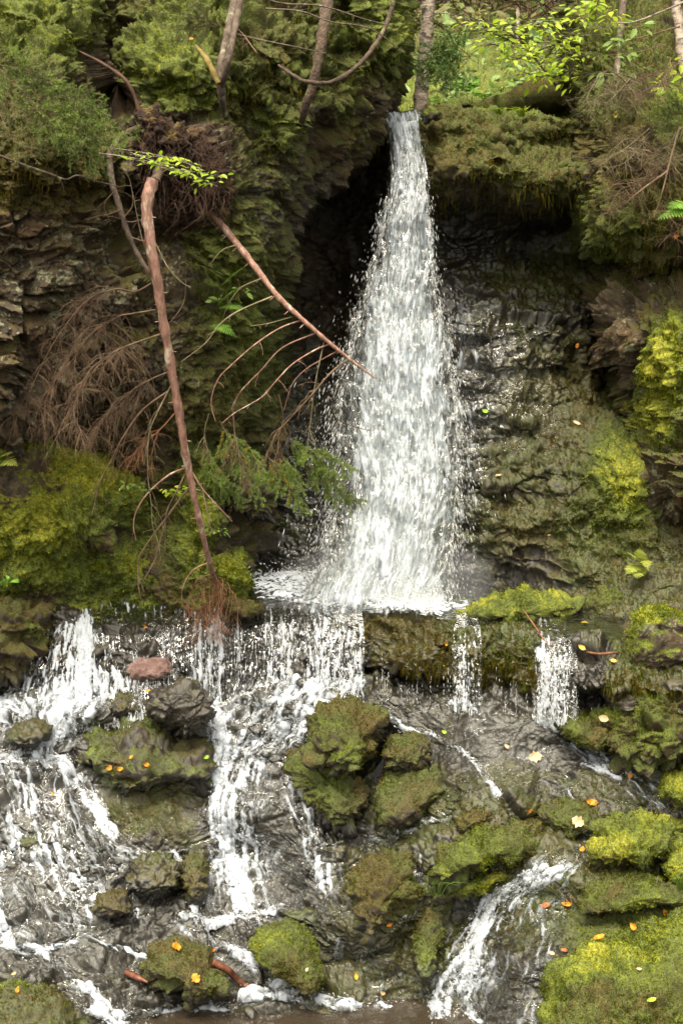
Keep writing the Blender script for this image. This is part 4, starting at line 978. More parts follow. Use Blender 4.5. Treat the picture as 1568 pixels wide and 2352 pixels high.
F3 = empty('fallen_spruce', pt(488, 490, 10.4), 'thin reddish trunk slanting from the cliff to the fall, its bare branches drooping', 'fallen tree')
dg = [(486, 488, 10.5), (520, 530, 10.42), (560, 580, 10.34), (600, 632, 10.28), (640, 683, 10.22), (690, 730, 10.2), (740, 774, 10.2), (790, 815, 10.22), (830, 846, 10.25), (864, 870, 10.25)]
dgP = path(dg, 80)
tubes('trunk', [(dgP, [upx(8.5, 10.3), upx(8, 10.3), upx(7.2, 10.2), upx(6, 10.2), upx(4, 10.2), upx(1.3, 10.2)])] +
      [(np.stack([dgP[i], dgP[i] + np.array([-.04, -.02, -.035])]), [.004, .002]) for i in (6, 10, 15, 21, 27, 34, 40, 46)], 'pink', F3, k=10, rough=.22)
db = [
    ([(545, 562), (510, 575), (480, 610)], 1.4, 2, .06, 0, 'olive'),
    ([(600, 640), (555, 660), (530, 690), (515, 721)], 1.8, 2, .06, 0, 'olive'),
    ([(626, 681), (568, 705), (530, 725), (501, 750), (470, 790), (415, 832)], 2.4, 6, .10, 1, 'olive'),
    ([(670, 728), (620, 742), (574, 749)], 1.5, 2, .05, 0, 'olive'),
    ([(690, 736), (645, 753), (590, 788), (530, 840), (500, 873), (485, 923), (495, 968)], 2.2, 4, .10, 1, 'pink'),
    ([(728, 764), (650, 798), (600, 850), (550, 903), (535, 943)], 2.2, 6, .12, 1, 'pink'),
    ([(757, 790), (720, 806), (670, 838), (630, 880), (600, 913), (540, 948), (510, 972)], 2.3, 7, .13, 2, 'pink'),
    ([(775, 806), (710, 843), (680, 870), (665, 898), (652, 943)], 1.9, 3, .08, 0, 'pink'),
    ([(800, 825), (760, 856), (715, 908), (660, 968), (630, 1003), (605, 1073)], 2.5, 16, .22, 3, 'twig'),
    ([(806, 838), (786, 870), (766, 920), (768, 955), (800, 975), (850, 990)], 2.0, 12, .14, 3, 'dark'),
    ([(745, 780), (724, 880), (714, 960), (704, 1040)], 1.5, 14, .16, 3, 'olive'),
    ([(640, 905), (650, 960), (640, 1020), (655, 1090)], 1.7, 18, .2, 4, 'twig'),
    ([(535, 943), (540, 1000), (555, 1060), (575, 1120)], 1.8, 24, .24, 4, 'twig'),
    ([(480, 950), (470, 1000), (490, 1060), (530, 1110)], 1.6, 16, .2, 3, 'olive'),
]
for i, (pl, r, n, ln, sub, mt) in enumerate(db):
    P = path([(u, v, 10.22 + .05 * j * (1 if i % 2 else -.3)) for j, (u, v) in enumerate(pl)])
    tubes('branch', [(P, [upx(r, 10.2), upx(r * .75, 10.2), upx(r * .4, 10.2)])] + twigs_of(P, upx(max(.9, r * .4), 10.2), n, ln, .9, sub, .6, .3, seed=1300 + i), mt, F3, k=4)
sprays = [((505, 965), (545, 1050), (606, 1162), 12, .2), ((470, 1010), (490, 1080), (560, 1130), 10, .17), ((520, 985), (548, 1040), (552, 1105), 8, .14), ((455, 1060), (500, 1100), (520, 1120), 8, .14),
          ((610, 1040), (650, 1100), (704, 1184), 13, .2), ((640, 1040), (670, 1080), (690, 1130), 9, .16), ((700, 1030), (745, 1050), (818, 1082), 12, .18), ((690, 1060), (730, 1085), (790, 1100), 11, .17),
          ((740, 1070), (775, 1130), (838, 1160), 11, .17), ((560, 1010), (590, 1060), (600, 1110), 8, .16), ((660, 1010), (690, 1030), (700, 1060), 8, .15), ((480, 1090), (520, 1130), (575, 1150), 8, .14)]
sg = []; sy = []
for i, (a, b, c, n, ln) in enumerate(sprays):
    P = path([(*a, 10.35), (*b, 10.25), (*c, 10.12)], 10)
    S = spray_segs(P, n, ln, 1500 + i, .9); sg += S
    sy += [S[j] for j in range(1, len(S), 9) if S[j][0][0][2] > P[-1][2] + .12]
tubes('twigs', [(a, [.002, .001]) for a, _ in sg], 'twig', F3, k=3)
needles('needles', sg[::1], 'needle', F3, 760, .017, .0030, 1)
needles('needles', sy, 'yneedle', F3, 900, .017, .0034, 2)

# --- upturned roots and soil the trunks hang from
RP = rock('dark brown upturned root plate full of soil and hanging rootlets on the left cliff', [(306, 290), (345, 262), (395, 285), (445, 296), (495, 338), (522, 388), (530, 440), (516, 486), (480, 492), (455, 440), (415, 440), (372, 428), (335, 400), (318, 330)],
          Y=10.35, lean=-.3, thick=.4, moss=0.0, seed=171, blocks=.3, fine=3.6, name='root_plate', cat='root plate', flat=.65)
RP.data.materials.clear(); RP.data.materials.append(M['soil'])
g_ = np.random.default_rng(77); it = []
for i in range(420):
    u, v = g_.uniform(320, 525), g_.uniform(270, 480); y = 10.05 + .2 * g_.random()
    P = path([(u, v, y), (u + g_.normal(0, 12), v + g_.uniform(10, 35), y - .04), (u + g_.normal(0, 22), v + g_.uniform(25, 80), y + g_.normal(0, .05))], 8)
    it.append((P, [.0015 * g_.uniform(.5, 1.4), .0006]))
tubes('rootlets', it, 'soilroot', RP, k=4)
tubes('root', [(path([(355, 418, 9.98), (372, 385, 10.1), (400, 350, 10.2), (430, 330, 10.3)]), [.035, .03, .03])], 'dark', RP, k=8, rough=.3)
tubes('root', [(path([(250, 366, 9.85), (262, 335, 9.95), (300, 300, 10.1), (350, 290, 10.2)]), [.02, .018, .02])], 'dark', RP, k=8, rough=.3)

def limb(name, label, cat, pts, rads, mat, k=9, rough=.25, twig=None, group=None):
    P = path(pts, 12 * len(pts)); r = [upx(a, pts[0][2]) for a in rads]
    it = [(P, r)] + (twigs_of(P, *twig) if twig else [])
    o = tubes(name, it, mat, None, k, rough, origin=Vector([float(x) for x in pt(*pts[0])])); tag(o, label, cat, group); return o
limb('exposed_root', 'reddish exposed root arching out of the bare soil gully at upper left', 'root', [(183, 118, 10.3), (240, 148, 10.25), (290, 186, 10.2), (314, 235, 10.2), (326, 282, 10.2)], [2, 3.5, 4, 5, 4], 'soilroot')
limb('broken_stick', 'short ochre broken stick leaning beside the twin grey trunks at the top', 'stick', [(452, 108, 10.3), (478, 142, 10.25), (502, 192, 10.2)], [5, 7, 6], 'ochre')
limb('bare_branch', 'thin grey branch reaching in from the left edge over the lichened rock', 'branch', [(-30, 345, 9.6), (56, 379, 9.62), (112, 398, 9.6), (151, 412, 9.6), (179, 403, 9.62), (218, 415, 9.62), (271, 428, 9.62)], [2.8, 2.8, 2.4, 2, 1.2], 'grey', 6, .2, (.0016, 6, .10, .6, 1, .6, .2, (0, 0, 0), 3))
limb('curved_branch', 'long dark branch curving like a bow over the top middle of the cliff', 'branch', [(640, 150, 10.8), (672, 172, 10.6), (705, 188, 10.5), (762, 188, 10.5), (822, 150, 10.6), (868, 92, 10.8), (896, 30, 11), (912, -50, 11)], [3, 4.5, 4.5, 4.8, 5, 6], 'dark', 8, .3, (.002, 8, .16, .4, 2, .7, .2, (0, 0, 0), 4))
for i, (lb, pts) in enumerate([
    ('topmost thin bare branch crossing behind the dark trunk at the top edge', [(590, -10, 10.4), (650, 8, 10.4), (740, 14, 10.4), (830, 42, 10.5), (900, 60, 10.6)]),
    ('thin bare forked branch just above the bow-shaped branch', [(610, 20, 10.3), (690, 26, 10.3), (760, 50, 10.35), (850, 66, 10.4), (925, 120, 10.5)]),
    ('straight thin lichened branch ending beside the dark trunk', [(540, 78, 10.3), (600, 92, 10.3), (680, 108, 10.3), (748, 122, 10.35)]),
    ('short dead twig drooping right of the twin grey trunks', [(545, 66, 10.3), (562, 84, 10.3), (590, 122, 10.2)])]):
    limb('bare_branch', lb, 'branch', pts, [2.2, 2, 1.6, 1], 'grey' if i < 3 else 'twig', 6, .2, (.0015, 9, .14, .3, 2, .7, .15, (0, 0, 0), 20 + i))

def tree(label, pts, rads, mat, group=None, branches=(), name='tree', crown=0):
    e = empty(name, pt(*pts[-1]), label, 'tree', group)
    P = path(pts, 14 * len(pts)); y = pts[-1][2]
    tubes('trunk', [(P, [upx(a, y) for a in rads])], mat, e, 12, .22)
    for i, (pl, r, n, ln) in enumerate(branches):
        Q = path([(u, v, yy) for u, v, yy in pl])
        tubes('branch', [(Q, [upx(r, y), upx(r * .4, y)])] + twigs_of(Q, upx(r * .4, y), n, ln, .4, 2, .7, .15, seed=int(pts[0][0]) + i), mat, e, 5)
    if crown:  # unseen crown above the frame, added to shade the forest slope
        g = np.random.default_rng(int(pts[0][0] * 3)); top = P[0]; tr = []; cs = []
        H = crown; q = np.stack([top, top + np.array([.1, .2, H])]); tr.append((q, [upx(rads[0], y), .01]))
        for k_ in range(20):
            z = g.uniform(.0, 1) ** 1.1; a = g.uniform(0, 6.28); L = (1 - z * .85) * g.uniform(.7, 1.5); b = top + np.array([.1, .2, H]) * z
            d = np.array([math.cos(a), math.sin(a), -.12]); tr.append((np.stack([b, b + d * L]), [.012, .004]))
            for m_ in range(26): cs.append(b + d * L * g.uniform(.25, 1) + g.normal(0, .10, 3) * np.array([1, 1, .5]))
        cs = np.array(cs); tubes('limbs', tr, mat, e, 4)
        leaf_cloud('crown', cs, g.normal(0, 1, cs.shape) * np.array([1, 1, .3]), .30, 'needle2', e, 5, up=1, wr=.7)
    return e
tree('thicker of the twin grey lichened trunks at the top left', [(548, -120, 10.9), (540, 0, 10.7), (521, 90, 10.45), (506, 160, 10.3), (508, 210, 10.3), (516, 262, 10.45)], [12, 11, 10, 9, 9, 7], 'grey')
tree('slimmer of the twin grey trunks, crossing just right of the thicker one', [(562, -100, 10.6), (548, 20, 10.4), (530, 110, 10.2), (518, 165, 10.2), (508, 205, 10.3)], [8, 8, 7, 7, 6], 'grey')
tree('dark trunk leaning down over the mossy cliff at the top centre', [(768, -120, 11.4), (752, 0, 11.1), (738, 90, 10.9), (722, 180, 10.85), (700, 250, 10.9), (690, 300, 11.1)], [15, 14, 12, 10, 9, 7], 'dark')
tree('pale spotted trunk standing right beside the lip of the fall', [(992, -220, 13.9), (985, -40, 13.7), (980, 60, 13.6), (972, 150, 13.5), (967, 210, 13.4), (964, 275, 13.3)], [14, 14.5, 14.5, 15.5, 16, 18], 'pale',
     branches=[([(982, 40, 13.6), (1020, 30, 13.4), (1080, 48, 13.3)], 1.6, 7, .25), ([(984, 10, 13.6), (940, 20, 13.5), (900, 0, 13.4)], 1.6, 7, .25), ([(975, 120, 13.5), (930, 130, 13.3), (900, 110, 13.2)], 1.3, 5, .2)])
tree('stout pale trunk far up the slope above the leafy sapling', [(1262, -260, 22), (1262, -60, 22), (1264, 20, 21.5), (1263, 68, 21)], [9, 10, 11, 12], 'pale', crown=7)
tree('slim reddish-grey trunk right of the leafy sapling', [(1436, -160, 13), (1432, -20, 12.7), (1424, 80, 12.4), (1416, 170, 12.2), (1414, 215, 12.2)], [7, 7.5, 8, 8, 9], 'grey', branches=[([(1430, 0, 12.7), (1460, -10, 12.5), (1500, -20, 12.3)], 1.4, 5, .2)])
tree('pale spotted trunk cut by the top right edge', [(1546, -160, 12.7), (1550, -20, 12.4), (1558, 60, 12.2), (1566, 130, 12), (1580, 190, 11.9)], [10, 11, 11, 12, 13], 'pale')
tree('short thin pale trunk below the leafy sapling', [(1188, 20, 18), (1190, 100, 17.5), (1192, 160, 17), (1192, 225, 16.6)], [4, 5, 5.5, 6], 'pale')
G_T = 'thin trunks in the forest behind the fall'
for i, (u, r, y, m) in enumerate([(1020, 4, 21, 'dark'), (1052, 5, 24, 'grey'), (1110, 4, 23, 'dark'), (1145, 6, 26, 'grey'), (1205, 5, 23, 'dark'), (1232, 4, 25, 'grey'), (1288, 8, 24, 'grey'), (1320, 5, 22, 'dark'), (1090, 5, 27, 'dark'), (1175, 4, 28, 'dark'), (1348, 5, 20, 'grey'), (940, 5, 24, 'dark'), (1380, 6, 18, 'dark'), (1500, 6, 16, 'dark')]):
    vb_ = float(np.interp(y, [16, 18.6, 21, 24, 30], [195, 130, 70, 15, -120])) + 8
    tree('thin dim trunk on the shaded forest slope behind the fall', [(u + 6, -260, y + 1), (u + 2, -80, y), (u, vb_, y)], [r * .8, r, r * 1.1], m, G_T, crown=6.5)

def leafy(name, label, cat, stems, size, mat, bark='twig', per=26, spread=.10, seed=0, group=None, r=.006, flat=.25):
    g = np.random.default_rng(seed); e = empty(name, pt(*stems[0][0]), label, cat, group)
    ts = []; Ps = []; Ds = []
    for k_, s in enumerate(stems):
        P = path(s, 16); ts.append((P, [r if k_ == 0 else r * .5, r * .25]))
        n = per
        for i in range(n):
            x = .3 + .7 * g.random() if k_ else .6 + .4 * g.random(); j = int(x * 15)
            d = g.normal(0, 1, 3) * np.array([1, .8, flat]); d /= np.linalg.norm(d)
            q = P[j] + d * spread * g.random()
            ts.append((np.stack([P[j], q]), [r * .2, r * .1])); Ps.append(q); Ds.append(d + np.array([0, 0, -.15]))
    tubes('stem', ts, bark, e, 4)
    leaf_cloud('leaves', np.array(Ps), np.array(Ds), size, mat, e, seed)
    return e
leafy('sapling', 'slanting young tree with bright lime-green leaves at the top right', 'sapling',
      [[(1318, 258, 12.7), (1290, 215, 12.75), (1240, 150, 12.8), (1200, 95, 12.8), (1170, 62, 12.8)],
       [(1200, 95, 12.8), (1150, 66, 12.7), (1088, 42, 12.6)], [(1190, 85, 12.8), (1230, 56, 12.7), (1276, 46, 12.6)], [(1215, 112, 12.8), (1170, 108, 12.6), (1120, 100, 12.5)], [(1200, 95, 12.8), (1160, 88, 12.7), (1105, 66, 12.6)],
       [(1240, 150, 12.8), (1270, 110, 12.7), (1300, 78, 12.6)], [(1250, 165, 12.8), (1290, 140, 12.6), (1340, 125, 12.5)], [(1262, 180, 12.8), (1235, 175, 12.6), (1200, 165, 12.5)], [(1275, 195, 12.8), (1310, 180, 12.6), (1340, 182, 12.5)],
       [(1225, 120, 12.8), (1280, 100, 12.7), (1345, 80, 12.6)], [(1262, 180, 12.8), (1290, 170, 12.6), (1330, 150, 12.5)], [(1230, 130, 12.8), (1200, 135, 12.6), (1170, 130, 12.5)]],
      .062, 'lime', 'grey', 38, .20, 1, r=.012)
leafy('leafy_branch', 'spray of lime-green leaves hanging at the top edge, right of the sapling', 'branch', [[(1400, -60, 12.3), (1380, -10, 12.3), (1360, 20, 12.3)], [(1390, -10, 12.3), (1350, 12, 12.3), (1318, 22, 12.3)], [(1390, 10, 12.3), (1400, 30, 12.2), (1380, 55, 12.2)], [(1370, 10, 12.3), (1340, 40, 12.2), (1310, 48, 12.2)]], .07, 'lime', 'twig', 16, .12, 2)
leafy('leafy_branch', 'flat spray of green leaves around the slim reddish-grey trunk', 'branch', [[(1560, 60, 11.9), (1500, 78, 11.9), (1440, 92, 11.9), (1385, 100, 11.9)], [(1530, 100, 11.9), (1460, 120, 11.8), (1380, 128, 11.8)], [(1500, 60, 11.9), (1460, 62, 11.9), (1420, 66, 11.9)], [(1500, 150, 11.9), (1440, 165, 11.8), (1370, 172, 11.8)]], .078, 'mid', 'twig', 13, .12, 3)
leafy('leafy_branch', 'yellow-green leaves at the right edge below the pale trunk', 'branch', [[(1600, 150, 11.4), (1560, 180, 11.3), (1520, 196, 11.3)], [(1600, 190, 11.4), (1560, 205, 11.3), (1530, 212, 11.3)], [(1590, 130, 11.4), (1550, 150, 11.3), (1535, 165, 11.3)]], .085, 'lime', 'twig', 8, .12, 4)
leafy('leafy_branch', 'flat tray of small bright leaves on pale twigs above the long fallen trunk', 'branch', [[(228, 352, 9.35), (300, 362, 9.3), (370, 378, 9.25), (440, 402, 9.2), (500, 428, 9.2)], [(260, 340, 9.35), (340, 352, 9.3), (420, 372, 9.25), (470, 392, 9.2)], [(250, 355, 9.35), (330, 372, 9.3), (400, 395, 9.25), (470, 420, 9.2)],
      [(300, 355, 9.3), (380, 362, 9.2), (430, 370, 9.2)], [(370, 385, 9.25), (450, 395, 9.2), (515, 408, 9.2)], [(300, 350, 9.3), (360, 372, 9.1), (400, 380, 9.1)]], .040, 'lime', 'pale', 22, .07, 5, r=.0045, flat=.12)
leafy('seedling', 'leafy green plants on the wall beside the slanting reddish trunk', 'plant', [[(545, 640, 10.6), (552, 660, 10.5), (560, 680, 10.5)], [(530, 700, 10.6), (515, 690, 10.5), (505, 685, 10.5)]], .05, 'mid', 'twig', 8, .07, 6, r=.003)
for i, (lb, u, v, y, mt, s) in enumerate([('bright green clover-like patch low on the dark wall left of the pool', 500, 1222, 10.9, 'mid', .03), ('small bright plant beside the second branch fan on the left bank', 395, 1130, 10.4, 'lime', .04), ('leafy seedlings at the shadowed back of the left bank', 300, 1120, 10.6, 'mid', .035)]):
    leafy('seedling', lb, 'plant', [[(u, v + 8, y), (u - 6, v, y - .05), (u - 12, v - 8, y - .08)], [(u, v + 8, y), (u + 8, v, y - .05), (u + 14, v - 6, y - .08)]], s, mt, 'twig', 16, .08, 10 + i, r=.0025)
# undergrowth on the forest slope
G_U = 'leafy seedlings on the forest slope behind the fall'
for i in range(30):
    g = np.random.default_rng(300 + i); v = g.uniform(62, 232); u = g.uniform(1000, 1340) + (v < 120) * 30
    y = float(np.interp(v, [0, 60, 120, 180, 230, 262], [24, 21, 18.6, 16, 14.2, 13.1])) - .15; s = .55 if y > 17 else 1
    leafy('seedling', 'low pale green seedling among the moss of the forest slope', 'plant', [[(u, v + 10, y), (u + 3, v, y - .05), (u + 4, v - 8, y - .1)], [(u, v + 8, y), (u - 14, v - 2, y - .1), (u - 22, v, y - .15)], [(u, v + 8, y), (u + 14, v - 4, y - .1), (u + 22, v + 2, y - .15)]], .09, 'soft' if i % 2 else 'mid', 'twig', 9, .16, 400 + i, G_U, r=.004)

# ground cover on the forest slope
U, V, P, N, at = SURF['forest_floor']
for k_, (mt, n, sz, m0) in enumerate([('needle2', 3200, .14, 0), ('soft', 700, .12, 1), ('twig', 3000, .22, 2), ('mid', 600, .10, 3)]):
    g = np.random.default_rng(5000 + k_)
    wg = (np.clip(fbm(P, .55, 3, 900 + k_) + .25, 0, 1) * (V < (262 if k_ == 1 else 120)) * (V > -60) * (U > 860) * (U < 1700)).ravel()
    idx = g.choice(wg.size, n, p=wg / wg.sum()); q = P.reshape(-1, 3)[idx]
    q = q + np.array([0, 0, 1]) * g.uniform(.02, .30 if mt != 'twig' else .5, (n, 1)) * np.clip((q[:, 1:2] - 11.5) / 6, .3, 1.2)
    tag(leaf_cloud('undergrowth', q, g.normal(0, 1, (n, 3)) * np.array([1, 1, .5 if mt != 'twig' else 1.2]), sz, mt, None, 5100 + k_, wr=.5 if mt != 'twig' else .06), kind='stuff')

# spruce boughs
def bough(label, axes, ln, mat, n=11, dens=520, name='spruce_bough', seed=0, r=.004, nl=.017, nw=.003, group=None, down=.4):
    e = empty(name, pt(*axes[0][0]), label, 'bough', group); S = []
    axes = [[axes[0][0]] + list(a[1:]) for a in axes]
    for i, a in enumerate(axes): S += spray_segs(path(a, 12), n, ln, seed + i, down)
    tubes('twigs', [(a, [r * .5, r * .22]) for a, _ in S] + [(path(a, 12), [r, r * .4]) for a in axes], 'twig', e, 3)
    needles('needles', S, mat, e, dens, nl, nw, seed)
    return e
bough('lower of the grey-green spruce boughs on the left, just above the tray of leaves', [[(120, 270, 9.75), (200, 285, 9.6), (330, 300, 9.4)], [(130, 290, 9.75), (200, 315, 9.6), (290, 335, 9.4)], [(150, 330, 9.75), (200, 355, 9.6), (240, 385, 9.45)], [(110, 250, 9.8), (180, 262, 9.6), (250, 250, 9.5)]], .20, 'needle', 11, 500, seed=31)
bough('broad spruce bough hiding the lichened rock left of the root plate', [[(60, 225, 9.5), (150, 238, 9.35), (245, 262, 9.2)], [(60, 240, 9.5), (140, 268, 9.35), (225, 300, 9.2)], [(60, 235, 9.5), (120, 290, 9.35), (180, 335, 9.25)], [(60, 230, 9.5), (160, 222, 9.4), (235, 232, 9.3)], [(60, 240, 9.5), (170, 295, 9.3), (300, 320, 9.15)]], .20, 'needle', 11, 520, seed=35)
bough('spruce bough over the upper green cushion at the left edge', [[(-40, 110, 9.6), (40, 140, 9.5), (130, 200, 9.4)], [(-40, 120, 9.6), (20, 180, 9.5), (80, 240, 9.4)], [(-40, 115, 9.6), (60, 165, 9.5), (180, 225, 9.4)]], .20, 'needle', 10, 460, seed=38)
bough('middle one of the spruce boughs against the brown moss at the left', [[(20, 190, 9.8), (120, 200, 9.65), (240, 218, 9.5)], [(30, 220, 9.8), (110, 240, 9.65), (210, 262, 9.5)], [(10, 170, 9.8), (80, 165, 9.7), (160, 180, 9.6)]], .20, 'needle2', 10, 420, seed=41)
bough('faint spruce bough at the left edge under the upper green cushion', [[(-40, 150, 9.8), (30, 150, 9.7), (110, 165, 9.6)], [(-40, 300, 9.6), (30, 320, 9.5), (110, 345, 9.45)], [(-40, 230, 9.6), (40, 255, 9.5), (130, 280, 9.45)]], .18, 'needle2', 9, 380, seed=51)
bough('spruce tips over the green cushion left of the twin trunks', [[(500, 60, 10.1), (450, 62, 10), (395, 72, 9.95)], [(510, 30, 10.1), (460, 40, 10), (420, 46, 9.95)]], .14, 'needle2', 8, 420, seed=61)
bough('soft pale green bough in front of the spotted trunk by the lip', [[(1080, 130, 13.2), (1010, 128, 13), (935, 160, 12.9)], [(1090, 150, 13.2), (1020, 158, 13), (950, 172, 12.9)], [(1100, 115, 13.2), (1040, 105, 13), (975, 122, 12.9)], [(1100, 165, 13.2), (1050, 165, 13), (1010, 190, 12.9)]], .26, 'soft', 8, 200, seed=71, nl=.034, nw=.010, down=.1)
for i, (lb, u, v, y) in enumerate([('upright young spruce twigs on the right bank below the slim trunk', 1450, 200, 11.6), ('spruce twigs at the right edge, level with the top of the fall', 1545, 260, 11.0), ('spruce twig reaching left into the dark hollow under the right bank', 1400, 240, 11.7)]):
    bough(lb, [[(u + 60, v + 10, y), (u, v, y - .1), (u - 60, v + 14, y - .2)], [(u + 50, v + 30, y), (u + 10, v + 34, y - .1), (u - 40, v + 50, y - .2)], [(u + 60, v - 14, y), (u + 10, v - 20, y - .1), (u - 30, v - 10, y - .2)]], .17, 'needle' if i == 1 else 'needle2', 9, 380, seed=81 + 7 * i)
# dead brush on the right bank
for i, (lb, u, v, sgn) in enumerate([('fan of dead brown twigs bristling left from the right bank, upper fan', 1440, 330, -1), ('fan of dead brown twigs over the dark hollow, lower left fan', 1430, 440, -1), ('tangle of dead brown twigs in the middle of the right bank', 1500, 380, -1),
                                 ('dead twigs hanging at the right edge above the rusty debris', 1560, 340, -1), ('grey dead twigs drooping over the lower rim of the right bank', 1520, 510, 1), ('dead brown twigs among the leaves at the top of the right bank', 1490, 180, -1), ('brown brush beside the mossy stub at the top of the right bank', 1400, 190, -1)]):
    g = np.random.default_rng(600 + i); e = empty('dead_bush', pt(u + 40, v, 11.3), lb, 'dead bush')
    for k_ in range(5):
        y = 11.25 - .1 * k_
        P = path([(u + 50, v + g.normal(0, 20), y + .1), (u + g.normal(0, 15), v + g.normal(0, 24), y - .05), (u + sgn * 48 + g.normal(0, 16), v + g.uniform(0, 60), y - .15)], 12)
        tubes('branch', [(P, [.005, .002])] + twigs_of(P, .0022, 16, .26, .45, 5, .8, .1, seed=700 + 10 * i + k_), 'twig' if i % 3 else 'olive', e, 3)
for i, (lb, pts) in enumerate([('pale bare branch crossing in from the top right corner', [(1600, -10, 11.9), (1520, 26, 11.8), (1455, 50, 11.7), (1400, 54, 11.6)]), ('thin dead stem hanging down the right bank near the edge', [(1560, 290, 10.9), (1540, 360, 10.8), (1520, 440, 10.7), (1500, 500, 10.7)]),
                                ('slanting thin dead stem above the rusty debris on the right bank', [(1530, 395, 10.8), (1480, 430, 10.7), (1440, 462, 10.7)])]):
    limb('bare_branch', lb, 'branch', pts, [2.6, 2.2, 1.6, 1], 'pale' if i == 0 else 'twig', 6, .2, (.0015, 8, .18, .3, 2, .7, .15, (0, 0, 0), 120 + i))

# ferns
def frond_vf(P, w, g):
    """a frond with tapering toothed leaflets on both sides"""
    T = np.gradient(P, axis=0); T /= np.linalg.norm(T, axis=1, keepdims=True) + 1e-9
    S = np.cross(T, np.array([0, -.5, 1.0])); S /= np.linalg.norm(S, axis=1, keepdims=True) + 1e-9
    V = []; Fc = []; o = 0; n = len(P)
    for i in range(1, n - 1):
        x = i / (n - 1); L = w * math.sin(math.pi * min(1, .12 + .88 * x) ** .8) * 1.1
        for sg_ in (-1, 1):
            d = S[i] * sg_ + T[i] * .5 + np.array([0, 0, -.15]) + g.normal(0, .06, 3); d /= np.linalg.norm(d)
            h = T[i] * L * .16
            V += [P[i] - h * .6, P[i] + d * L * .55 - h, P[i] + d * L, P[i] + d * L * .5 + h, P[i] + h * .8]; Fc.append([o, o + 1, o + 2, o + 3]); Fc.append([o, o + 3, o + 4, o + 4][:4] if 0 else [o, o + 3, o + 4, o]); o += 5
    V = np.array(V); q = np.array([f for f in Fc if len(set(f)) == 4]); t = np.array([f[:3] for f in Fc if len(set(f)) == 3])
    return V, q, t
def fern(label, fronds, w, mat, seed=0, group=None):
    g = np.random.default_rng(seed); e = empty('fern', pt(*fronds[0][0]), label, 'fern', group)
    for f in fronds:
        P = path(f, 20); V, q, t = frond_vf(P, w, g); Vt, Ft = tube_vf(P, [.0025, .001], 4)
        obj('frond', np.concatenate([V, Vt]), [np.concatenate([q, Ft + len(V)]), t], M[mat], parent=e, smooth_sh=False)
    return e
fern('small fern with arching fronds on the wall below the slanting reddish trunk', [[(490, 745, 10.6), (510, 750, 10.5), (545, 775, 10.4)], [(500, 700, 10.6), (528, 672, 10.5), (560, 655, 10.4)], [(505, 705, 10.6), (530, 700, 10.5), (568, 712, 10.4)], [(510, 655, 10.6), (535, 630, 10.5), (565, 610, 10.4)]], .06, 'fern', 1)
fern('pale green fern at the left edge on top of the mossy bank', [[(-10, 1066, 10.3), (10, 1056, 10.2), (42, 1070, 10.1)], [(-10, 1062, 10.3), (5, 1045, 10.2), (30, 1040, 10.1)], [(-10, 1060, 10.3), (-6, 1050, 10.2), (2, 1030, 10.1)]], .075, 'yfern', 2)
fern('fern tucked under the cliff foot behind the left bank', [[(20, 1010, 10.6), (40, 995, 10.5), (62, 1000, 10.4)], [(20, 1010, 10.6), (15, 990, 10.5), (0, 985, 10.4)], [(22, 1010, 10.6), (30, 985, 10.5), (40, 975, 10.4)]], .06, 'fern', 3)
fern('yellow-green fern under the right cliff above the squared block', [[(1478, 1300, 10.7), (1460, 1280, 10.6), (1438, 1268, 10.5)], [(1478, 1300, 10.7), (1472, 1276, 10.6), (1468, 1258, 10.5)], [(1478, 1300, 10.7), (1455, 1302, 10.6), (1435, 1320, 10.5)], [(1480, 1300, 10.7), (1480, 1285, 10.6), (1488, 1310, 10.45)], [(1478, 1302, 10.7), (1465, 1312, 10.6), (1462, 1330, 10.45)]], .06, 'yfern', 4)
fern('bright green fern frond at the right edge in mid bank', [[(1600, 478, 10.7), (1560, 482, 10.6), (1505, 505, 10.5)], [(1600, 470, 10.7), (1565, 468, 10.6), (1530, 478, 10.5)]], .08, 'fern', 5)
fern('tiny fern in the moss at the bottom of the left bank', [[(10, 1345, 10.2), (0, 1335, 10.1), (-20, 1335, 10.1)], [(10, 1345, 10.2), (30, 1332, 10.1), (45, 1338, 10.05)], [(10, 1345, 10.2), (14, 1330, 10.1), (20, 1322, 10.1)]], .04, 'fern', 6)
for i in range(14):
    g = np.random.default_rng(7300 + i); v = g.uniform(150, 250); u = g.uniform(955, 1330)
    y = float(np.interp(v, [0, 60, 120, 180, 230, 262], [24, 21, 18.6, 16, 14.2, 13.1])) - .2; fr = []
    for k_ in range(6):
        a = g.uniform(-1, 1); fr.append([(u, v + 4, y), (u + 13 * a, v - 10, y - .08), (u + 30 * a, v - 4 + 8 * abs(a), y - .16)])
    fern('pale fern on the moss slope behind the lip of the fall', fr, .10, 'soft' if i % 3 else 'fern', 7400 + i, 'ferns on the forest slope')
def grass(label, u, v, y, n, h, mat, seed, spread=8):
    g = np.random.default_rng(seed); e = empty('grass_tuft', pt(u, v, y), label, 'grass'); it = []
    for i in range(n):
        du = g.normal(0, 1); b = (u + du * spread * .4, v, y)
        it.append((path([b, (b[0] + du * spread * .6, v - h * .7, y - .04), (b[0] + du * spread * 2.0, v - h * g.uniform(.4, 1.1), y - .1 * g.random())], 6), [.0045, .0008]))
    tubes('blades', it, mat, e, 3)
grass('tuft of grass on the rim right of the fall, under the sapling', 1200, 268, 12.05, 34, 24, 'lime', 1)
grass('smaller pale grass tuft left of the other on the rim', 1148, 262, 12.05, 18, 16, 'lime', 2)
grass('wisp of grass beside the hump of the lower centre right boulder', 1000, 2056, 8.95, 10, 40, 'mid', 3, 10)
grass('grass blades at the right edge below the hollow boulder', 1560, 2045, 8.6, 16, 36, 'mid', 4, 12)

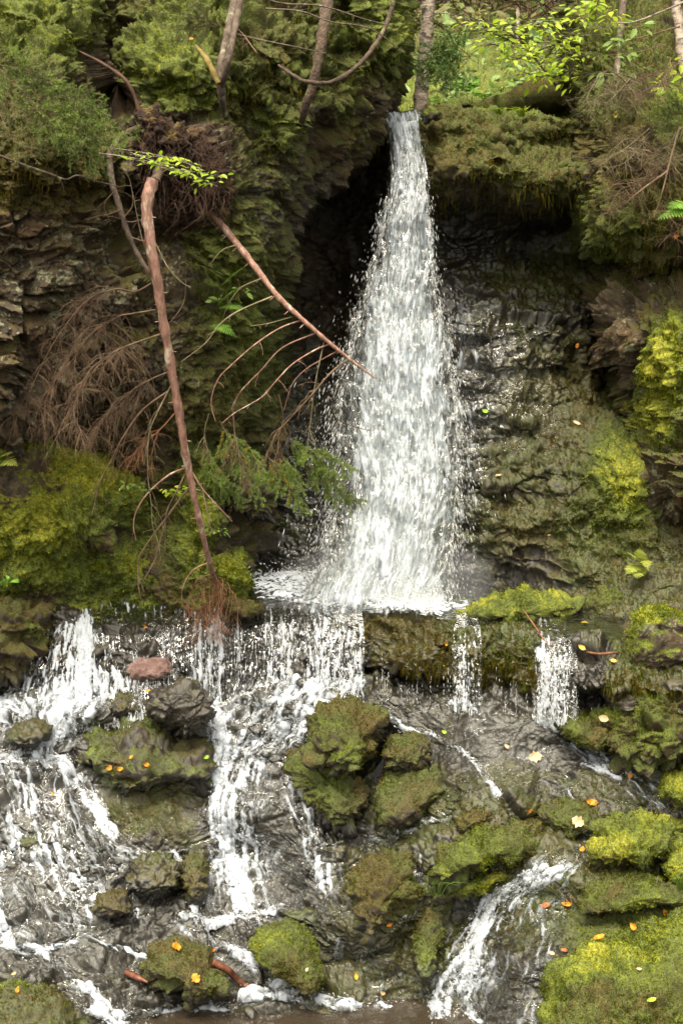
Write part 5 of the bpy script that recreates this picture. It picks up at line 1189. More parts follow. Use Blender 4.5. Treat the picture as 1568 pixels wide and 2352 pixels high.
# ================================================================== FALLEN LEAVES AND STICKS (laid on the rock before the water is drawn)
from mathutils.bvhtree import BVHTree
def make_bvh():
    Vs = []; Fs = []; o = 0
    for ob in bpy.data.objects:
        if ob.type != 'MESH' or ob.parent or ob.data.materials[0] != ROCK: continue
        me = ob.data; n = len(me.vertices)
        co = np.empty(n * 3, np.float32); me.vertices.foreach_get('co', co); co = co.reshape(-1, 3) + np.array(ob.matrix_basis.translation)
        lt = np.empty(len(me.polygons), np.int32); me.polygons.foreach_get('loop_total', lt)
        li = np.empty(len(me.loops), np.int32); me.loops.foreach_get('vertex_index', li)
        k = lt[0]
        if not (lt == k).all(): continue
        Vs.append(co); Fs += (li.reshape(-1, k) + o).tolist(); o += n
    return BVHTree.FromPolygons(np.concatenate(Vs).tolist(), Fs)
BV = make_bvh()
def hit(u, v, off=0.012):
    d = Vector([float(x) for x in pt(u, v, 10.0)]) - Vector((0, 0, CAMZ)); d.normalize()
    loc, nor, idx, dist = BV.ray_cast(Vector((0, 0, CAMZ)), d)
    if loc is None: return Vector([float(x) for x in pt(u, v, 10.0)]), Vector((0, -1, .3))
    if nor.dot(d) > 0: nor = -nor
    return loc + nor * off, nor
def leaf_mesh(name, mat, lobes=0, seed=0, curl=.25, wr=.6):
    g = np.random.default_rng(seed); n = 13; t = np.linspace(0, 1, n)
    w_ = wr * .5 * np.sin(np.pi * t ** .85) ** .8
    if lobes: w_ = w_ * (1 + .28 * np.sin(t * lobes * 2 * np.pi))
    w_[0] = .012; w_[-1] = .004
    V = []; s = np.array([-1, -.5, 0, .5, 1])
    for i in range(n):
        for a in s: V.append([a * w_[i], t[i] - .5 + .1 * abs(a) * (lobes > 0), .16 * abs(a) * w_[i] * 2 + curl * (t[i] - .5) ** 2 + .05 * math.sin(t[i] * 7 + a * 2 + seed)])
    V = np.array(V); Fc = grid_faces(n, 5)
    Vt, Ft = tube_vf(np.array([[0, -.5, curl * .25], [.02, -.62, curl * .3 + .03], [.05, -.75, .10]]), [.012, .008], 4)
    return mesh_data(name, np.concatenate([V, Vt]), np.concatenate([Fc, Ft + len(V)]), None, True, (M[mat],))
LM = {k: [leaf_mesh('fallen_leaf', k, lo, i, cu, wr) for i, (lo, cu, wr) in enumerate(((0, .5, .55), (0, .15, .65), (3, .3, .8)))] for k in ('l_orange', 'l_pale', 'l_yellow', 'l_green', 'l_brown')}
def leaf(label, u, v, px, k='l_orange', shape=0, rot=None, tilt=.25):
    p, n = hit(u, v, .02)
    g = np.random.default_rng(int(u * 7 + v)); n = (n + Vector((0, -.4, .5))).normalized()
    q = n.to_track_quat('Z', 'Y') @ Euler((g.normal(0, tilt), g.normal(0, tilt), g.uniform(0, 6.28) if rot is None else rot)).to_quaternion()
    o = link('fallen_leaf', LM[k][shape]); o.location = p; o.rotation_euler = q.to_euler(); s = px * p.y / F; o.scale = (s, s, s)
    tag(o, label, 'leaf', 'autumn leaves fallen on the rocks')
for a in [
    ('large pale leaf with lobes lying on the grey wet slab under the ledge', 1228, 1740, 32, 'l_pale', 2), ('pale orange broad leaf on the mossy slab right of the centre', 1328, 1887, 32, 'l_pale', 2),
    ('orange leaf just above the pale orange leaf on the right slab', 1355, 1843, 30, 'l_orange', 0, 1.4), ('small orange leaf on top of the long humped boulder', 1211, 1858, 17, 'l_orange', 0, 1.3),
    ('bright orange leaf under the lower right chute, right one of a pair', 1301, 2083, 28, 'l_orange', 0, 1.2), ('brownish orange leaf, left one of the pair at the lower right chute', 1250, 2085, 24, 'l_brown', 1),
    ('long orange leaf at the upper rim of the big corner boulder', 1372, 2161, 30, 'l_orange', 0, 1.5), ('orange leaf nearest the right edge on the slab above the corner boulder', 1462, 2130, 26, 'l_orange', 0, 1.4), ('orange leaf lying near the right edge, left of the grass blades', 1522, 2100, 22, 'l_orange', 1),
    ('small reddish leaf on the left rim of the big corner boulder', 1300, 2188, 22, 'l_brown', 0, 1.5), ('pale pink leaf in the wet chute beside the corner boulder', 1268, 2192, 15, 'l_pale', 1), ('tiny pale leaf in the middle of the big corner boulder', 1466, 2228, 14, 'l_pale', 0, 1.3),
    ('narrow green leaf low on the big corner boulder', 1492, 2302, 24, 'l_green', 0, 1.5), ('orange leaf on the wet flow between the hollow boulder and the slab', 1334, 1955, 18, 'l_orange', 1), ('pinkish curled leaf on the rock right of the ledge end', 1386, 1650, 26, 'l_pale', 1, 1.3),
    ('small orange leaf on the flow at the right, above the hollow boulder', 1448, 1785, 16, 'l_orange', 1), ('bright green leaf on the grey slab under the drips', 1021, 1682, 13, 'l_green', 1), ('small pale leaf on the grey slab, upper left of the large pale one', 1160, 1715, 14, 'l_pale', 1),
    ('yellow-green leaf on the wet wall right of the fall', 1118, 947, 18, 'l_green', 0, 1.4), ('orange leaf high on the wet wall right of the fall', 1324, 791, 13, 'l_orange', 1), ('pale orange leaf at middle height on the wet wall', 1320, 973, 18, 'l_pale', 0, .8),
    ('orange leaf below the pale orange one on the wet wall', 1268, 1015, 13, 'l_orange', 0, .2), ('pale withered leaf on the dark slope beside the foot of the fall', 1147, 1098, 22, 'l_pale', 0, .3), ('tiny pale leaf low on the mossy slope right of the fall', 1257, 1224, 9, 'l_pale', 1),
    ('orange leaf on the ledge lip near the foot of the fall', 811, 1417, 19, 'l_orange', 0, 1.4), ('small orange leaf on the ledge lip, middle of the moss curtain', 1030, 1475, 14, 'l_orange', 1, 1.2), ('orange leaf on the shore moss by the ledge stick', 1256, 1428, 14, 'l_orange', 0, 1.4),
    ('yellow leaf on the shore left of the squared block', 1342, 1437, 18, 'l_yellow', 1, 1.3), ('yellow leaf beside the tip of the ledge stick', 1336, 1484, 20, 'l_yellow', 0, 1.0), ('small yellow leaf under the squared block', 1408, 1524, 15, 'l_yellow', 1),
    ('leftmost of the orange leaves on the broad dark boulder', 250, 1767, 20, 'l_orange', 1), ('middle one of the orange leaves on the broad dark boulder', 283, 1765, 16, 'l_orange', 1), ('orange leaf at the right of those on the broad dark boulder', 334, 1753, 18, 'l_orange', 0, 1.2),
    ('uppermost orange leaf on the broad dark boulder', 306, 1738, 12, 'l_orange', 1), ('orange leaf wedged between the pink stone and the black rock', 345, 1592, 14, 'l_orange', 1), ('green leaf at the right edge of the broad dark boulder', 469, 1736, 16, 'l_green', 0),
    ('large orange leaf on top of the brown boulder by the pool', 400, 2178, 28, 'l_orange', 2, 1.2), ('orange leaf lower on the brown boulder by the pool', 446, 2247, 26, 'l_orange', 2, .4), ('small orange leaf stuck beside the wet log', 483, 2180, 14, 'l_orange', 1),
    ('orange leaf on the low dark rock in the bottom left corner', 47, 2275, 17, 'l_orange', 1, .2), ('pale orange leaf in the upper left of the bottom left corner rock', 34, 2232, 14, 'l_pale', 0), ('small pale leaf low on the lone boulder in the bottom centre', 710, 2230, 11, 'l_pale', 1),
    ('orange leaf at the foot of the upright brown boulder', 888, 2131, 17, 'l_orange', 0, 1.4), ('yellowish leaf on edge low in the chute left of centre right', 815, 2240, 20, 'l_yellow', 0, .1), ('small pale leaf at the bottom of the narrow central chute', 877, 2278, 14, 'l_pale', 1),
    ('orange leaf drifting in the left cascade, above the rusty rock', 120, 1830, 11, 'l_orange', 0, .2), ('orange leaf on the brown twigs at the ledge lip', 500, 1412, 13, 'l_orange', 1), ('pale orange leaf in the water above the pink stone', 333, 1440, 16, 'l_orange', 1),
    ('red leaf on the hanging moss block at the left end of the ledge', 132, 1514, 12, 'l_brown', 1), ('yellow leaf hanging in the twigs of the right bank', 1415, 262, 16, 'l_yellow', 1), ('orange leaf among the moss at the top left', 436, 92, 14, 'l_orange', 1), ('orange leaf on the right bank near the edge', 1560, 540, 22, 'l_orange', 2)]:
    leaf(*a)
def stick(label, pts, r, mat, name='stick', extra=(), cat='stick'):
    h = [hit(u, v, upx(r, 10) + .012)[0] for u, v in pts]; P = resample(np.array([x[:] for x in h]), 6 * len(pts))
    P[1:-1] = (P[:-2] + P[1:-1] + P[2:]) / 3
    it = [(P, [upx(r, 10), upx(r * .8, 10), upx(r * .4, 10)])]
    for a, b in extra:
        q = P[int(a * (len(P) - 1))]; it.append((np.stack([q, q + np.array(b)]), [upx(r * .5, 10), upx(r * .25, 10)]))
    o = tubes(name, it, mat, None, 6, .2, origin=h[0]); tag(o, label, cat)
stick('long thin orange-brown stick lying along the ledge up to the squared block', [(1424, 1502), (1370, 1500), (1310, 1492), (1262, 1474), (1228, 1444), (1195, 1405)], 3.4, 'rust', extra=((.72, (-.02, -.02, .09)), (.4, (.05, 0, .05))))
stick('short reddish stick standing in the splash of the middle cascade', [(618, 1640), (635, 1606), (658, 1572)], 3.0, 'rust')
stick('thin dark twig crossing the white water right of the black rock', [(468, 1664), (500, 1680), (548, 1708)], 1.3, 'dark')
stick('thin twig on the small rock below the pink stone', [(292, 1594), (315, 1606), (342, 1606)], 1.3, 'rust')
stick('upright rusty twig between the mossy rocks right of the tall block', [(884, 1740), (880, 1775), (872, 1812)], 1.6, 'rust')
stick('wet brown log wedged beside the brown boulder at the bottom', [(484, 2212), (515, 2234), (548, 2258), (578, 2268)], 10, 'wet', name='driftwood_log', cat='log')
stick('flat dark red piece of driftwood left of the brown boulder by the pool', [(288, 2242), (320, 2256), (352, 2262)], 8, 'wet', name='driftwood', cat='driftwood')
# rootlike hanging moss under the rims
def at_m(nm): return SURF[nm][4]['moss']
def hang(sname, sel, n, ln, wd=.004):
    U, V, P, N, at = SURF[sname]
    wg = sel(U, V) * (N[..., 2] < .1)
    if wg.sum() > 0: tuft_mesh('hanging_moss', P, N * .15 + np.array([0, -.15, -1.0]), at['hue'] * .8, wg, n, ln, wd, .8)
hang('rock_wall', lambda U, V: smooth(V, 420, 440) * smooth(V, 486, 470) * (U > 1000) * (U < 1370) * (.1 + np.clip(perlin(np.stack([U / 16, V / 60, 0 * U], -1), 1, 950), 0, 1)), 260, .06)

hang('cliff', lambda U, V: smooth(at_m('cliff'), .45, .8) * (.05 + np.clip(perlin(np.stack([U / 26, V / 60, 0 * U], -1), 1, 955), 0, 1)), 5000, .035, .003)
hang('cliff_2', lambda U, V: smooth(at_m('cliff_2'), .45, .8) * (.05 + np.clip(perlin(np.stack([U / 26, V / 60, 0 * U], -1), 1, 957), 0, 1)), 4000, .035, .003)
hang('rock_wall', lambda U, V: (V < 470) * (U > 980) * smooth(at_m('rock_wall'), .45, .8) * (.05 + np.clip(perlin(np.stack([U / 26, V / 60, 0 * U], -1), 1, 957), 0, 1)), 900, .03, .003)

# ================================================================== WATER
def rank(A):
    r = np.argsort(np.argsort(A.ravel())).reshape(A.shape)
    return r / float(A.size - 1)
def lic(shape, dj, di, L, seed, pre=1):
    """noise smeared along the flow (dj across columns, di down rows), spread evenly over 0..1"""
    n, m = shape
    nz = np.random.default_rng(seed).random(shape)
    nz = blur(nz, pre)
    I, J = np.meshgrid(np.arange(n, dtype=float), np.arange(m, dtype=float), indexing='ij')
    mag = np.maximum(np.hypot(dj, di), 1e-6); dj = dj / mag; di = di / mag
    acc = nz.copy()
    for sg in (1, -1):
        a, b = I.copy(), J.copy()
        for _ in range(L):
            ia = np.clip(np.rint(a).astype(int), 0, n - 1); jb = np.clip(np.rint(b).astype(int), 0, m - 1)
            a = a + sg * di[ia, jb]; b = b + sg * dj[ia, jb]
            ia = np.clip(np.rint(a).astype(int), 0, n - 1); jb = np.clip(np.rint(b).astype(int), 0, m - 1)
            acc += nz[ia, jb]
    return rank(acc)

OCT = np.array([[1, 0, 0], [-1, 0, 0], [0, 1, 0], [0, -1, 0], [0, 0, 1], [0, 0, -1.0]])
OCF = np.array([[0, 2, 4], [2, 1, 4], [1, 3, 4], [3, 0, 4], [2, 0, 5], [1, 2, 5], [3, 1, 5], [0, 3, 5]])
def drops(name, P, D, ln, wd):
    """a spray of stretched drops, long side along D"""
    n = len(P)
    D = D / np.maximum(np.linalg.norm(D, axis=1, keepdims=True), 1e-9)
    S = np.cross(D, np.array([0.3, 1.0, 0.1])); S /= np.maximum(np.linalg.norm(S, axis=1, keepdims=True), 1e-6)
    T = np.cross(D, S)
    a = OCT[None, :, 0:1] * S[:, None] * wd[:, None, None] + OCT[None, :, 1:2] * T[:, None] * wd[:, None, None] + OCT[None, :, 2:3] * D[:, None] * ln[:, None, None]
    a = a * rng.uniform(0.65, 1.35, (n, 6, 1))
    V = (P[:, None] + a).reshape(-1, 3)
    Fc = (OCF[None] + 6 * np.arange(n)[:, None, None]).reshape(-1, 3)
    o = obj(name, V, Fc, DROP)
    return tag(o, kind='stuff')

def cover(s, cov, soft=0.16):
    """white where the even noise s (0..1) lies above 1 - cov"""
    return smooth(s, 1 - cov - soft * .6, 1 - cov + soft)
def strokes(U, V, lst):
    """how much white water and which way it runs, from courses [(u, v, half width), ...] and strengths"""
    foam = 0 * U; du = 0 * U; dv = 0 * U + 0.15
    for k, pts in lst:
        for (a, b) in zip(pts[:-1], pts[1:]):
            dx, dy = b[0] - a[0], b[1] - a[1]
            L2 = dx * dx + dy * dy + 1e-6
            t = np.clip(((U - a[0]) * dx + (V - a[1]) * dy) / L2, 0, 1)
            wdt = a[2] + (b[2] - a[2]) * t
            d = np.hypot(U - a[0] - t * dx, V - a[1] - t * dy) / wdt
            g = k * np.exp(-(d ** 2) * 1.1) if wdt.max() > 45 else k * smooth(d, 1.25, 0.45)
            foam = np.maximum(foam, g)
            L = math.sqrt(L2)
            du += g * dx / L; dv += g * dy / L
    return foam, du, dv

BED_FLOW = [
    (1.00, [(190, 1560, 90), (150, 1640, 85), (100, 1700, 50), (60, 1735, 24), (0, 1735, 24), (-240, 1720, 40)]),
    (0.92, [(-240, 1640, 40), (0, 1635, 36), (110, 1620, 46)]),
    (0.50, [(0, 1650, 50), (60, 1690, 60)]),
    (0.95, [(0, 1740, 26), (110, 1755, 26), (190, 1805, 24), (235, 1860, 22), (270, 1900, 14)]),
    (0.68, [(60, 1800, 90), (110, 1900, 120), (150, 2000, 130), (200, 2080, 90)]),
    (0.45, [(230, 1900, 60), (330, 1960, 50), (360, 1990, 30)]),
    (0.75, [(20, 1840, 26), (60, 1930, 22), (10, 1990, 26)]),
    (0.95, [(-60, 1950, 60), (0, 2050, 24), (18, 2120, 22), (40, 2190, 22)]),
    (0.50, [(-100, 2100, 90), (60, 2130, 60)]),
    (0.85, [(0, 2180, 16), (110, 2215, 14), (165, 2250, 16), (220, 2300, 16), (270, 2345, 16), (330, 2370, 14)]),
    (0.75, [(60, 2190, 14), (190, 2180, 9), (300, 2190, 10), (350, 2200, 8)]),
    (0.60, [(150, 1990, 12), (290, 1990, 12)]),
    (0.60, [(400, 2120, 12), (470, 2150, 12), (520, 2190, 10)]),
    (0.88, [(490, 1570, 14), (492, 1640, 22), (520, 1720, 40)]),
    (0.84, [(700, 1580, 100), (640, 1640, 110), (590, 1700, 100), (550, 1800, 62), (540, 1900, 80), (550, 2000, 90), (580, 2080, 60)]),
    (0.90, [(820, 1570, 26), (760, 1600, 40), (700, 1625, 36)]),
    (1.00, [(515, 1640, 20), (505, 1720, 26), (508, 1830, 26), (510, 1930, 28), (535, 2010, 40), (560, 2070, 56)]),
    (0.85, [(690, 1650, 30), (680, 1715, 28), (600, 1735, 16), (540, 1740, 20)]),
    (0.68, [(640, 1740, 30), (690, 1850, 40), (730, 1940, 38), (740, 2020, 30)]),
    (0.97, [(420, 2112, 11), (500, 2105, 14), (570, 2100, 14), (650, 2086, 9)]),
    (0.80, [(450, 2120, 14), (500, 2170, 14), (560, 2200, 18), (590, 2235, 14)]),
    (0.85, [(560, 2290, 16), (640, 2270, 24), (700, 2300, 18), (800, 2312, 14), (930, 2325, 14)]),
    (0.85, [(396, 1955, 6), (415, 1995, 9), (432, 2050, 9), (440, 2095, 12)]),
    (0.70, [(292, 2000, 5), (312, 2050, 8), (320, 2105, 10)]),
    (0.88, [(895, 1640, 7), (925, 1672, 10), (985, 1686, 6), (1050, 1715, 8), (1095, 1755, 9), (1120, 1800, 10), (1138, 1835, 9)]),
    (0.22, [(960, 1640, 40), (1080, 1660, 60), (1180, 1720, 50), (1240, 1760, 30)]),
    (0.80, [(1040, 1612, 14), (1085, 1622, 12)]),
    (0.90, [(1235, 1640, 20), (1275, 1655, 22)]),
    (0.50, [(1280, 1665, 22), (1350, 1740, 32), (1430, 1790, 36), (1520, 1840, 40), (1620, 1900, 50)]),
    (0.75, [(1340, 1775, 9), (1420, 1795, 10), (1480, 1815, 8)]),
    (0.48, [(1300, 1830, 14), (1340, 1930, 24), (1300, 1985, 22)]),
    (0.45, [(860, 1920, 20), (950, 1900, 20), (1040, 1870, 16)]),
    (0.80, [(1290, 1980, 26), (1220, 2020, 46), (1150, 2090, 60), (1100, 2170, 64), (1050, 2260, 64), (1020, 2350, 60)]),
    (0.95, [(1250, 1985, 14), (1215, 2010, 18), (1130, 2080, 34), (1110, 2130, 32), (1060, 2230, 30), (1010, 2310, 34), (1000, 2350, 34)]),
    (0.42, [(1300, 2040, 40), (1250, 2130, 50), (1210, 2230, 60), (1190, 2330, 60)]),
    (0.60, [(1225, 2110, 22), (1240, 2140, 22)]),
    (0.52, [(965, 1960, 12), (962, 2020, 14), (950, 2080, 16), (900, 2150, 34)]),
    (0.40, [(840, 2180, 30), (880, 2260, 40), (870, 2310, 30)]),
    (0.35, [(760, 1950, 30), (790, 2060, 30), (770, 2200, 30)]),
    (0.90, [(960, 2330, 14), (1080, 2340, 16)]),
    (0.85, [(200, 2330, 10), (420, 2320, 10), (540, 2318, 12)]),
]
def make_stream():
    U, V, P, N, at = SURF['stream_bed']
    st_ = max(1, 1)
    P = P.copy()
    # water smooths over the small gaps of the stones
    Q = P + 0
    for c in range(3): Q[..., c] = blur(P[..., c].copy(), 14)
    Q = np.where(((Q - P) * N).sum(-1, keepdims=True) > 0, Q, P)
    uu, vv = U, V
    foam, du, dv = strokes(uu, vv, BED_FLOW)
    sh = U.shape
    fine = lic(sh, du, dv, 8, 21, 1); coarse = lic(sh, du, dv, 18, 22, 4)
    big = rank(fbm(P * np.array([1, 1, .6]), 5, 3, 401))
    s = rank(0.42 * fine + 0.34 * coarse + 0.24 * big)
    s2 = rank(0.6 * fine + 0.4 * np.roll(coarse, 37, 1))
    cov = np.clip(foam, 0, 1) ** 2.0 * 0.90
    f = np.maximum(cover(s, cov, .70) * (.70 + .30 * fine), 0.08 * cover(s2, smooth(foam, .4, .9) * .5, .5)) * smooth(foam, .08, .3)
    s = (s - .5) * 2
    hgt = 0.012 + 0.016 * smooth(foam, .4, 1) + 0.006 * s * smooth(foam, .3, .8)
    Wp = Q + N * hgt[..., None]
    mo = at['moss']
    keep = (mo < 0.5) | (foam > 0.2)
    Fc = grid_faces(*sh)
    kf = keep.ravel()[Fc].all(1)
    o = obj('stream_water', Wp, Fc[kf], WHITE, attrs=dict(foam=f, film=.30 + .45 * smooth(foam, .15, .6)))
    tag(o, kind='structure')
    # leaping drops
    wgt = np.clip(f, 0, 1) ** 1.3 * smooth(foam, .5, 1); wgt = wgt.ravel() / wgt.sum()
    n = 12000
    idx = rng.choice(wgt.size, n, p=wgt)
    p = Wp.reshape(-1, 3)[idx]; nn = N.reshape(-1, 3)[idx]
    off = rng.exponential(0.012, (n, 1))
    # direction of flow in the place
    tj = np.gradient(P, axis=1).reshape(-1, 3)[idx]; ti = np.gradient(P, axis=0).reshape(-1, 3)[idx]
    tj /= np.linalg.norm(tj, axis=1, keepdims=True) + 1e-9; ti /= np.linalg.norm(ti, axis=1, keepdims=True) + 1e-9
    d = tj * du.ravel()[idx][:, None] + ti * dv.ravel()[idx][:, None] + rng.normal(0, .25, (n, 3))
    d /= np.linalg.norm(d, axis=1, keepdims=True)
    sz = rng.lognormal(0, .4, n)
    drops('spray', p + nn * off + rng.normal(0, .006, (n, 3)), d, 0.0065 * sz, 0.0020 * sz)
make_stream()

# water sliding and dropping over the ledge
def make_curtain():
    step = 1.8
    us = np.arange(-240, 1480, step); k = np.linspace(0, 1, 170)
    U, K = np.meshgrid(us, k)
    yl = Ylip(U)
    sl = np.interp(us, [-240, 60, 150, 330, 420, 600, 820, 1240, 1320, 1440], [.1, .1, .34, .44, .15, .12, .10, .02, .15, .35]); sl = np.broadcast_to(sl, U.shape)
    rough = 0.05 * perlin(np.stack([U / 60, U * 0, U * 0], -1), 1, 500)
    Y = yl + np.interp(K, [0, .1, .2, .3, .42, 1], [.42, .22, .07, -.07, -.15, -.20]) + rough * smooth(K, .2, .5) - sl * np.clip((K - .3) / .7, 0, 1)
    zb = CAMZ + tanv(vbot(U) + 6 + 46 * smooth(U, 330, 260) + 14 * perlin(np.stack([U / 20, 0 * U, 0 * U], -1), 1, 560)) * (yl - 0.16)
    Z = np.where(K < .3, ZL + 0.012 - 0.10 * (K / .3) ** 2.2, ZL - 0.088 - (ZL - 0.088 - zb) * ((K - .3) / .7) ** 1.25)
    P = ptz(U, Y, Z)
    uu, vv = proj(P)
    lean = (vv - vlip(U)) * np.interp(U, [90, 170, 260, 420], [-.55, -.15, .15, 0.0])
    P = ptz(U + lean * 0.6, Y, Z); uu, vv = proj(P)
    den = np.interp(us, [-240, 90, 112, 150, 200, 255, 285, 300, 330, 440, 468, 480, 505, 516, 600, 612, 640, 680, 740, 800, 824, 842, 1036, 1054, 1072, 1092, 1112, 1218, 1244, 1262, 1284, 1306, 1332, 1440],
                    [.2, .1, .25, .55, .88, .80, .55, .30, .20, .16, .40, .72, .70, .22, .16, .45, .62, .55, .70, .66, .4, .04, .06, .55, .62, .4, .05, .05, .6, .62, .5, .36, .07, .0])
    den = np.broadcast_to(den, U.shape).copy()
    top = smooth(K, .10, .42)
    den = den * (0.30 + 0.70 * top) * (1 - smooth(U, 205, 240) * smooth(U, 330, 300) * smooth(K, .65, .4))
    den = den * (1 - .7 * smooth(U, 175, 120) * smooth(K, .6, .35))
    den = np.maximum(den, 0.34 * smooth(K, .5, .2) * smooth(U, 90, 180) * smooth(U, 530, 420))     # broken glints of the sliding sheet, painted in as white foam
    den = np.maximum(den, 0.30 * smooth(K, .55, .3) * smooth(U, 590, 640) * smooth(U, 850, 800))
    fine = lic(U.shape, 0 * U, 1 + 0 * U, 6, 31, 1); coarse = lic(U.shape, 0 * U, 1 + 0 * U, 26, 32, 1)
    col = rank(perlin(np.stack([U / 9.0, K * .5, 0 * U], -1), 1, 510) + .5 * perlin(np.stack([U / 26.0, K * .3, 0 * U], -1), 1, 512))
    s = (0.45 * fine + 0.30 * coarse + 0.25 * col - 0.5) * 2.6
    den = den * (0.72 + 0.5 * rank(perlin(np.stack([U / 30, K * 1.2, 0 * U], -1), 1, 530)))
    s = rank(s); cov = np.clip(den, 0, 1) ** 1.7 * .95
    s2 = rank(fine + .6 * np.roll(coarse, 41, 1))
    f = np.maximum(cover(s, cov, .3), .34 * cover(s2, smooth(den, .1, .6) * .6, .4)) * smooth(den, .05, .2)
    s = (s - .5) * 2
    P = P + np.array([0, -1, 0]) * (0.02 * s * top)[..., None]
    Fc = grid_faces(*U.shape)
    kp = (den > 0.10).ravel()[Fc].all(1)
    o = obj('ledge_water', P, Fc[kp], WHITE, attrs=dict(foam=f, film=1.6 + 0 * f)); tag(o, kind='structure')
    wgt = np.clip(f, 0, 1) * top * smooth(den, .2, .6); wgt = wgt.ravel() / wgt.sum(); n = 5000
    idx = rng.choice(wgt.size, n, p=wgt)
    p = P.reshape(-1, 3)[idx] + rng.normal(0, .012, (n, 3)) + np.array([0, -.02, 0])
    sz = rng.lognormal(0, .4, n)
    drops('spray', p, np.tile([0, -.15, -1.0], (n, 1)) + rng.normal(0, .12, (n, 3)), .010 * sz, .0020 * sz)
    # strings of drops from the moss fringe
    pp = []; ll = []
    u = 840.0
    while u < 1330:
        u += rng.exponential(5.5)
        if rng.random() < .3: u += rng.exponential(10)
        y = Ylip(u) - 0.17 + rng.normal(0, .02)
        z0 = ZL - rng.uniform(.20, .42); zb_ = CAMZ + tanv(vbot(u)) * (y + .1)
        z = z0
        gap = rng.uniform(.010, .05); on = rng.uniform(.4, 1.0)
        while z > zb_:
            if rng.random() < on: pp.append(ptz(u + rng.normal(0, .9), y, z)); ll.append(rng.uniform(.4, 1.25))
            z -= gap * rng.uniform(.6, 1.6)
    pp = np.array(pp); ll = np.array(ll)
    drops('dripping_water', pp, np.tile([0, 0, -1.0], (len(pp), 1)), .012 * ll, .0022 * ll)
make_curtain()

# upper pool, white where the fall strikes it
def make_pool_top():
    us = np.arange(-240, 1500, 2.4); k = np.linspace(0, 1, 260)
    U, K = np.meshgrid(us, k)
    Y = Ylip(U) + 0.12 + K * 1.5
    P = ptz(U, Y, ZL + 0 * U)
    uu, vv = proj(P)
    foam, du, dv = strokes(uu, vv, [(.66, [(570, 1350, 14), (640, 1362, 18), (730, 1372, 26)]), (1.0, [(760, 1345, 60), (900, 1370, 55), (1000, 1385, 34)]), (.9, [(900, 1400, 60), (990, 1402, 26)]), (.62, [(580, 1335, 20), (650, 1340, 26), (740, 1350, 30)]),
                                    (.55, [(740, 1370, 26), (660, 1385, 22), (600, 1380, 16)]), (.5, [(1020, 1395, 22), (1070, 1392, 16)]), (.7, [(640, 1330, 12), (720, 1330, 14)])])
    P1 = P * 1.0
    n = rank(fbm(P1 * np.array([1, 2.2, 1]), 9, 4, 601))
    m = rank(perlin(P1 * np.array([1, 2.0, 1]), 34, 603))
    s = (0.5 * n + 0.5 * m - .5) * 2.4
    f = np.maximum(cover(rank(s), np.clip(foam, 0, 1) ** 1.6 * .95, .25), .4 * cover(rank(m), smooth(foam, .2, .7) * .7, .3)) * smooth(foam, .05, .3)
    P[..., 2] += 0.006 * fbm(P1 * np.array([1, 1.6, 1]), 12, 2, 605) + (0.02 + 0.05 * n) * smooth(foam, .2, 1)
    o = obj('pool_water', P, grid_faces(*U.shape), WHITE, attrs=dict(foam=f, film=2.5 + 0 * f)); tag(o, kind='structure')
    wgt = np.clip(f, 0, 1) * smooth(foam, .5, 1); wgt = wgt.ravel() / wgt.sum(); q = 9000
    idx = rng.choice(wgt.size, q, p=wgt)
    h = rng.exponential(.035, q)
    p = P.reshape(-1, 3)[idx]; p[:, 2] += h
    sz = rng.lognormal(0, .4, q)
    drops('spray', p, rng.normal(0, 1, (q, 3)), .006 * sz, .003 * sz)
make_pool_top()

